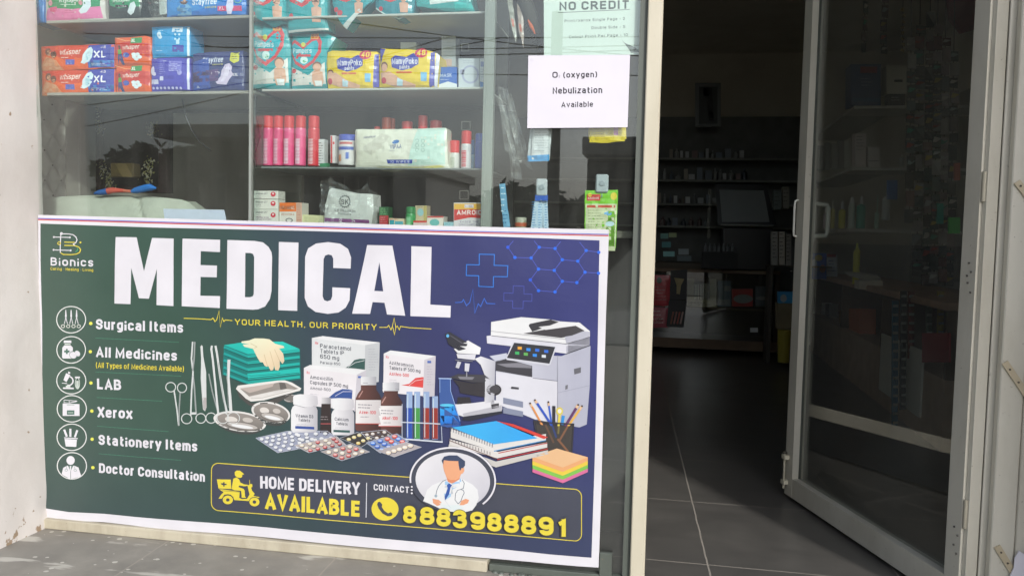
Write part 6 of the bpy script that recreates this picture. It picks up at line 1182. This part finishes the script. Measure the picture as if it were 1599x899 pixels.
def bott(x0,x1,y0,y1,Y,c,c2,label,neck=.35,split=.7):
    a,b=W(x0,y1,Y),W(x1,y1,Y); r=(b.x-a.x)/2; h=W(x0,y0,Y).z-a.z; c0=(a.x+r,Y+r,a.z); t=thing('bottle',label,'bottle',c0)
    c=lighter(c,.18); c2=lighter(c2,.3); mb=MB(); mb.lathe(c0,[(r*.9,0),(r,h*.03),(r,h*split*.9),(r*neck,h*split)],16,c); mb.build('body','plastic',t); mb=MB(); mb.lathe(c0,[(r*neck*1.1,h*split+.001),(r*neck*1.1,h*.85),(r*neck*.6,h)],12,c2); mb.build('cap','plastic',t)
bott(1286,1294,322,357,YS+.06,'b8a8ac','c8c4c4','pinkish small bottle at the left of the lower corner shelf'); bott(1297,1304,312,357,YS+.06,'a09858','8a8a80','olive slim bottle on the lower corner shelf'); bott(1310,1321,314,357,YS+.06,'b0a838','c4c6b8','bottle of yellow liquid on the lower corner shelf'); bott(1325,1335,308,357,YS+.06,'b0b8b0','ccd0cc','white bottle with a broad cap on the lower corner shelf',.7,.8)
bott(1338,1352.5,306,357,YS+.05,'2c8a78','c0c4c0','teal bottle with a white spray top on the lower corner shelf',.3,.75); bott(1366,1373,305,357,YS+.06,'8aa89a','8aa89a','tall thin pale green bottle on the lower corner shelf',.2,.5); bott(1378,1391,307,344,YS+.05,'a0a4a4','c0c0bc','silver can near the right of the lower corner shelf',.9,.92)
bott(1405,1413,240,260,YS+.05,'8a8a84','a8a8a0','tiny bottle at the right end of the middle corner shelf')
item(1386,282,1402,312,YS-.02,.02,'2c5a94','packet','blue packet hung from the middle corner shelf','packet','film')
Yc=3.9
item(1268,396,1291,436,5.2,.12,'2c52a0','carton','blue and white carton on the side counter','carton','card',lambda A:(A.e(1279,403,6,5,'c8b450'),A.e(1285,420,5,6,'c87a6a'),A.e(1272,412,4,7,'a8b8d0')))
item(1292,398,1308,434,5.2,.1,'a8acb4','carton','pale carton with red lid on the side counter','carton','card',lambda A:(A.r(1292,397,1306,402,'b03a3a'),A.lines(1294,408,1306,4,5,'5a78b0',1.2)))
bott(1332,1343,380,444,4.0,'c4b230','c4b230','tall yellow bottle on the side counter',.4,.88)
mb=MB(); P=[W(x,y,3.8) for x,y in pts('1320,426 1372,432 1376,437 1350,438 1326,431')]; mb.prism(P,(0,.02,.012),'bcb6a8'); tag(mb.build('papers','paper'),'loose white papers on the side counter beside the yellow bottle','papers')
item(1342,439,1379,452,3.7,.15,'b4a898','carton','low cream carton under the loose papers','carton')
# strips of hanging goods
rn=random.Random(5)
cols=['5c605c','46504c','7c6c68','9a8c88','56645e','6c7a76','aaa29e','484844','8e6a60','b4b0a8','6a3c38']
names=['leftmost','second','third','fourth','fifth','sixth','seventh','eighth','ninth']
for i,(x0,y0,x1,y1,w) in enumerate(((1352,2,1350,80,7),(1382,-10,1380,78,10),(1411,14,1410,80,5),(1424,60,1421,340,13),(1438,40,1432,420,15),(1454,20,1448,430,14),(1466,40,1459,430,13),(1478,60,1472,440,13),(1492,80,1484,440,13))):
    mb=MB(); y=y0; Y=2.9+.12*(i%3)+(.9 if i<3 else 0)
    while y<y1:
        h=rn.uniform(12,26); t=(y-y0)/(y1-y0); x=x0+(x1-x0)*t; c=rn.choice(cols) if i!=2 else 'b09a5a'
        if i==2: h=5
        o=rn.uniform(-1.5,1.5); P=[W(x+o-w/2,y,Y),W(x+o+w/2,y+rn.uniform(-2,2),Y+rn.uniform(-.02,.02)),W(x+o+w/2,y+h,Y),W(x+o-w/2,y+h-rn.uniform(0,2),Y-.02)]; mb.prism(P,(0,.012,0),c)
        if rn.random()<.6: mb.prism([p+Vector((0,-.003,0)) for p in [P[0].lerp(P[2],.2),P[1].lerp(P[2],.3),P[1].lerp(P[3],.6),P[0].lerp(P[3],.6)]],(0,.002,0),rn.choice(['d0d0ca','b84c40','a8b8b0','d8d4c8','4c9a80','c8b058']))
        y+=h+ (3 if i!=2 else 4)
    mb.tube([W(x0,min(y0,-40),Y+.02),W(x1,y1,Y+.02)],.0025,'2a2a28',5)
    tag(mb.build('sachet_chain','film'),names[i]+' of the dim chains of sachets seen through the door glass','sachet chain','chains of sachets beside the side counter')
item(1483,340,1500,365,2.88,.03,'3ab04a','pouch','bright green pouch among the sachet chains','pouch','film'); item(1464,318,1474,350,2.88,.03,'2c8a78','pouch','teal pouch among the sachet chains','pouch','film'); item(1492,255,1500,282,2.88,.03,'b05a48','pouch','salmon pouch at the edge of the door glass','pouch','film')
pack('hanging_cloth','dark red cloth hanging at the top right of the door glass','cloth','1478,-30 1530,-30 1528,44 1502,52 1484,30',3.3,.04,'7a2c34',None,.03,'cloth')
for i,(x,y0,y1,c,l) in enumerate(((1399,470,690,'3c6a80','blue grey'),(1412,455,640,'4a4e4c','dark grey'),(1424,455,560,'7a3c34','dull red'),(1470,455,530,'a8943c','yellow striped'),(1452,470,560,'5c6a5c','grey green'))):
    mb=MB(); mb.prism([W(x-5,y0,2.6),W(x+5,y0,2.62),W(x+3,y1,2.58),W(x-6,y1,2.6)],(0,.015,0),c); 
    for k in range(int((y1-y0)/14)): mb.prism([W(x-4,y0+6+k*14,2.57),W(x+4,y0+6+k*14,2.57),W(x+4,y0+10+k*14,2.57),W(x-4,y0+10+k*14,2.57)],(0,.002,0),'9a9c94')
    tag(mb.build('sachet_chain','film'),l+' chain of sachets hanging below the side counter top','sachet chain','chains hanging below the side counter')
# ================================================================== the street in front, seen mirrored in the glass
def tree(px,pytop,pybase,wpx,D,label,seed,name='tree'):
    rn=random.Random(seed); top=RW(px,pytop,D); base=Vector((top.x,top.y,-.36)); hw=abs(RW(px+wpx/2,pytop,D).x-RW(px-wpx/2,pytop,D).x)/2; H_=top.z+.36
    t=thing(name,label,'tree',tuple(base),'trees across the road')
    mb=MB(); mb.tube([base,base+Vector((.1,0,H_*.3)),base+Vector((-.1,.1,H_*.6)),base+Vector((0,0,H_*.85))],.2,'4a3c30',8,rs=[H_*.035,H_*.026,H_*.018,H_*.006])
    for k in range(7):
        z=H_*rn.uniform(.35,.65); a=rn.uniform(0,6.28); e=base+Vector((math.cos(a)*hw*.7,math.sin(a)*hw*.7,z+H_*.22)); mb.tube([base+Vector((0,0,z)),e],.05,'4a3c30',6,rs=[H_*.012,H_*.003])
    mb.build('trunk','wood',t)
    mb=MB(); cl=[(Vector((rn.uniform(-1,1)*hw*.75,rn.uniform(-1,1)*hw*.7,H_*rn.uniform(.42,.86))),rn.uniform(.3,.5)*hw) for _ in range(13)]+[(Vector((0,0,H_*.9)),hw*.3)]
    for c,r in cl:
        for k in range(110):
            v=Vector((rn.gauss(0,1),rn.gauss(0,1),rn.gauss(0,.75))).normalized()*r*rn.uniform(.5,1.05); p=base+c+v; s=rn.uniform(.2,.36)*hw*.5; a=Vector((rn.gauss(0,1),rn.gauss(0,1),rn.gauss(0,.6))).normalized(); b=a.orthogonal().normalized()
            mb.add([p-a*s,p-b*s*.5,p+a*s,p+b*s*.5],[(0,1,2,3)],rn.choice(['2c3d20','3a4f2a','243318','46592f']))
    mb.build('crown','leaf',t)
tree(225,222,300,120,24,'broad dark tree across the road, second from the left',1); tree(190,240,300,90,26,'smaller tree at the left of the row across the road',2); tree(282,228,300,110,28,'tree with an open crown in the middle of the row across the road',3); tree(322,198,300,80,22,'tall narrow tree beside the flat roofed house',4); tree(250,248,300,110,31,'low tree set back in the row across the road',5); tree(305,250,300,120,30,'round tree just right of the middle of the row',6)
for i,(px,y,w) in enumerate(((700,318,110),(740,312,90),(805,296,130),(855,304,120),(960,300,130))): tree(px,y,340,w,48,('first','second','third','fourth','fifth')[i]+' of the far low trees beyond the road',20+i)
def bld(x0,y0,x1,D,dep,wall,label,wins=None,roof=None,name='building'):
    a,b=RW(x0,y0,D),RW(x1,y0,D); xa,xb=min(a.x,b.x),max(a.x,b.x); z=a.z; t=thing(name,label,'building',((xa+xb)/2,-D-dep/2,-.36))
    mb=MB(); mb.box(xa,xb,-D-dep,-D,-.36,z,wall); mb.build('wall','wall',t)
    if roof: mb=MB(); mb.box(xa-roof,xb+roof,-D-dep-roof,-D+roof*1.6,z+.002,z+.35,'8d8a84'); mb.build('roof','wall',t)
    if wins:
        nx,nz=wins
        for i in range(nx):
            for k in range(nz):
                wx=xa+(xb-xa)*(i+.5)/nx; wz=-.36+(z+.36)*(k+.5)/nz; ww=(xb-xa)/nx*.22; wh=(z+.36)/nz*.28
                mb=MB(); mb.box(wx-ww,wx+ww,-D+.001,-D+.06,wz-wh,wz+wh,'8d8d88'); mb.box(wx-ww*.85,wx+ww*.85,-D+.061,-D+.07,wz-wh*.88,wz+wh*.88,'1a1f24'); mb.build('window','plastic',t)
bld(330,224,400,20,6,'4a443e','flat roofed dark house across the road',(2,1),.9); bld(398,252,590,26,8,'6a645c','long two storey building across the road',(5,2),.3); bld(590,256,615,19,3,'26282a','narrow dark tower like building across the road'); bld(615,266,650,26,8,'8d8a86','pale grey building with three windows per floor across the road',(3,2),.2); bld(685,300,712,60,8,'3c3e40','small far block on the skyline across the road'); bld(918,242,1040,15,3,'202224','plain dark kiosk across the road',None,.1,'kiosk')
bld(396,300,470,17,3,'3a3632','low dark shed in front of the long building')
def pole(px,y,D,r,label,name='utility_pole'):
    a=RW(px,y,D); t=MB(); t.tube([Vector((a.x,-D,-.36)),Vector((a.x,-D,a.z))],r,'55524c',10,rs=[r,r*.8]); tag(t.build(name,'wall'),label,'pole'); return a
pole(871,20,9,.10,'grey utility pole standing before the right of the window'); pole(293,230,14,.06,'thin grey lamp pole before the left of the window'); pole(-150,60,14,.10,'grey utility pole left of the shop across the yard')
for i,(x0,y0,x1,y1) in enumerate(((-150,190,400,120),(0,215,420,128),(395,68,1100,60),(395,82,1100,66),(380,98,1100,110),(300,60,395,66),(100,45,1000,50),(560,30,1100,88))):
    a,b=RW(x0,y0,11),RW(x1,y1,11); d=b-a; a=a-d*.6; b=b+d*.6; P=[a.lerp(b,k/12)-Vector((0,0,.25*(1-(k/6-1)**2)))+Vector((0,0,.12)) for k in range(13)]
    mb=MB(); mb.tube(P,.009,'2a2a2a',5); tag(mb.build('overhead_wire','plastic'),('lowest','second','third','fourth','fifth','sixth','seventh','topmost')[i]+' of the overhead wires crossing the yard','wire','overhead wires')
# parked vehicle-free yard edge: a low compound wall across the road
mb=MB(); mb.box(-60,-14,-20.3,-20,-.36,.7,'8a8478'); tag(mb.build('compound_wall','wall'),'low grey compound wall across the road at the left','wall')
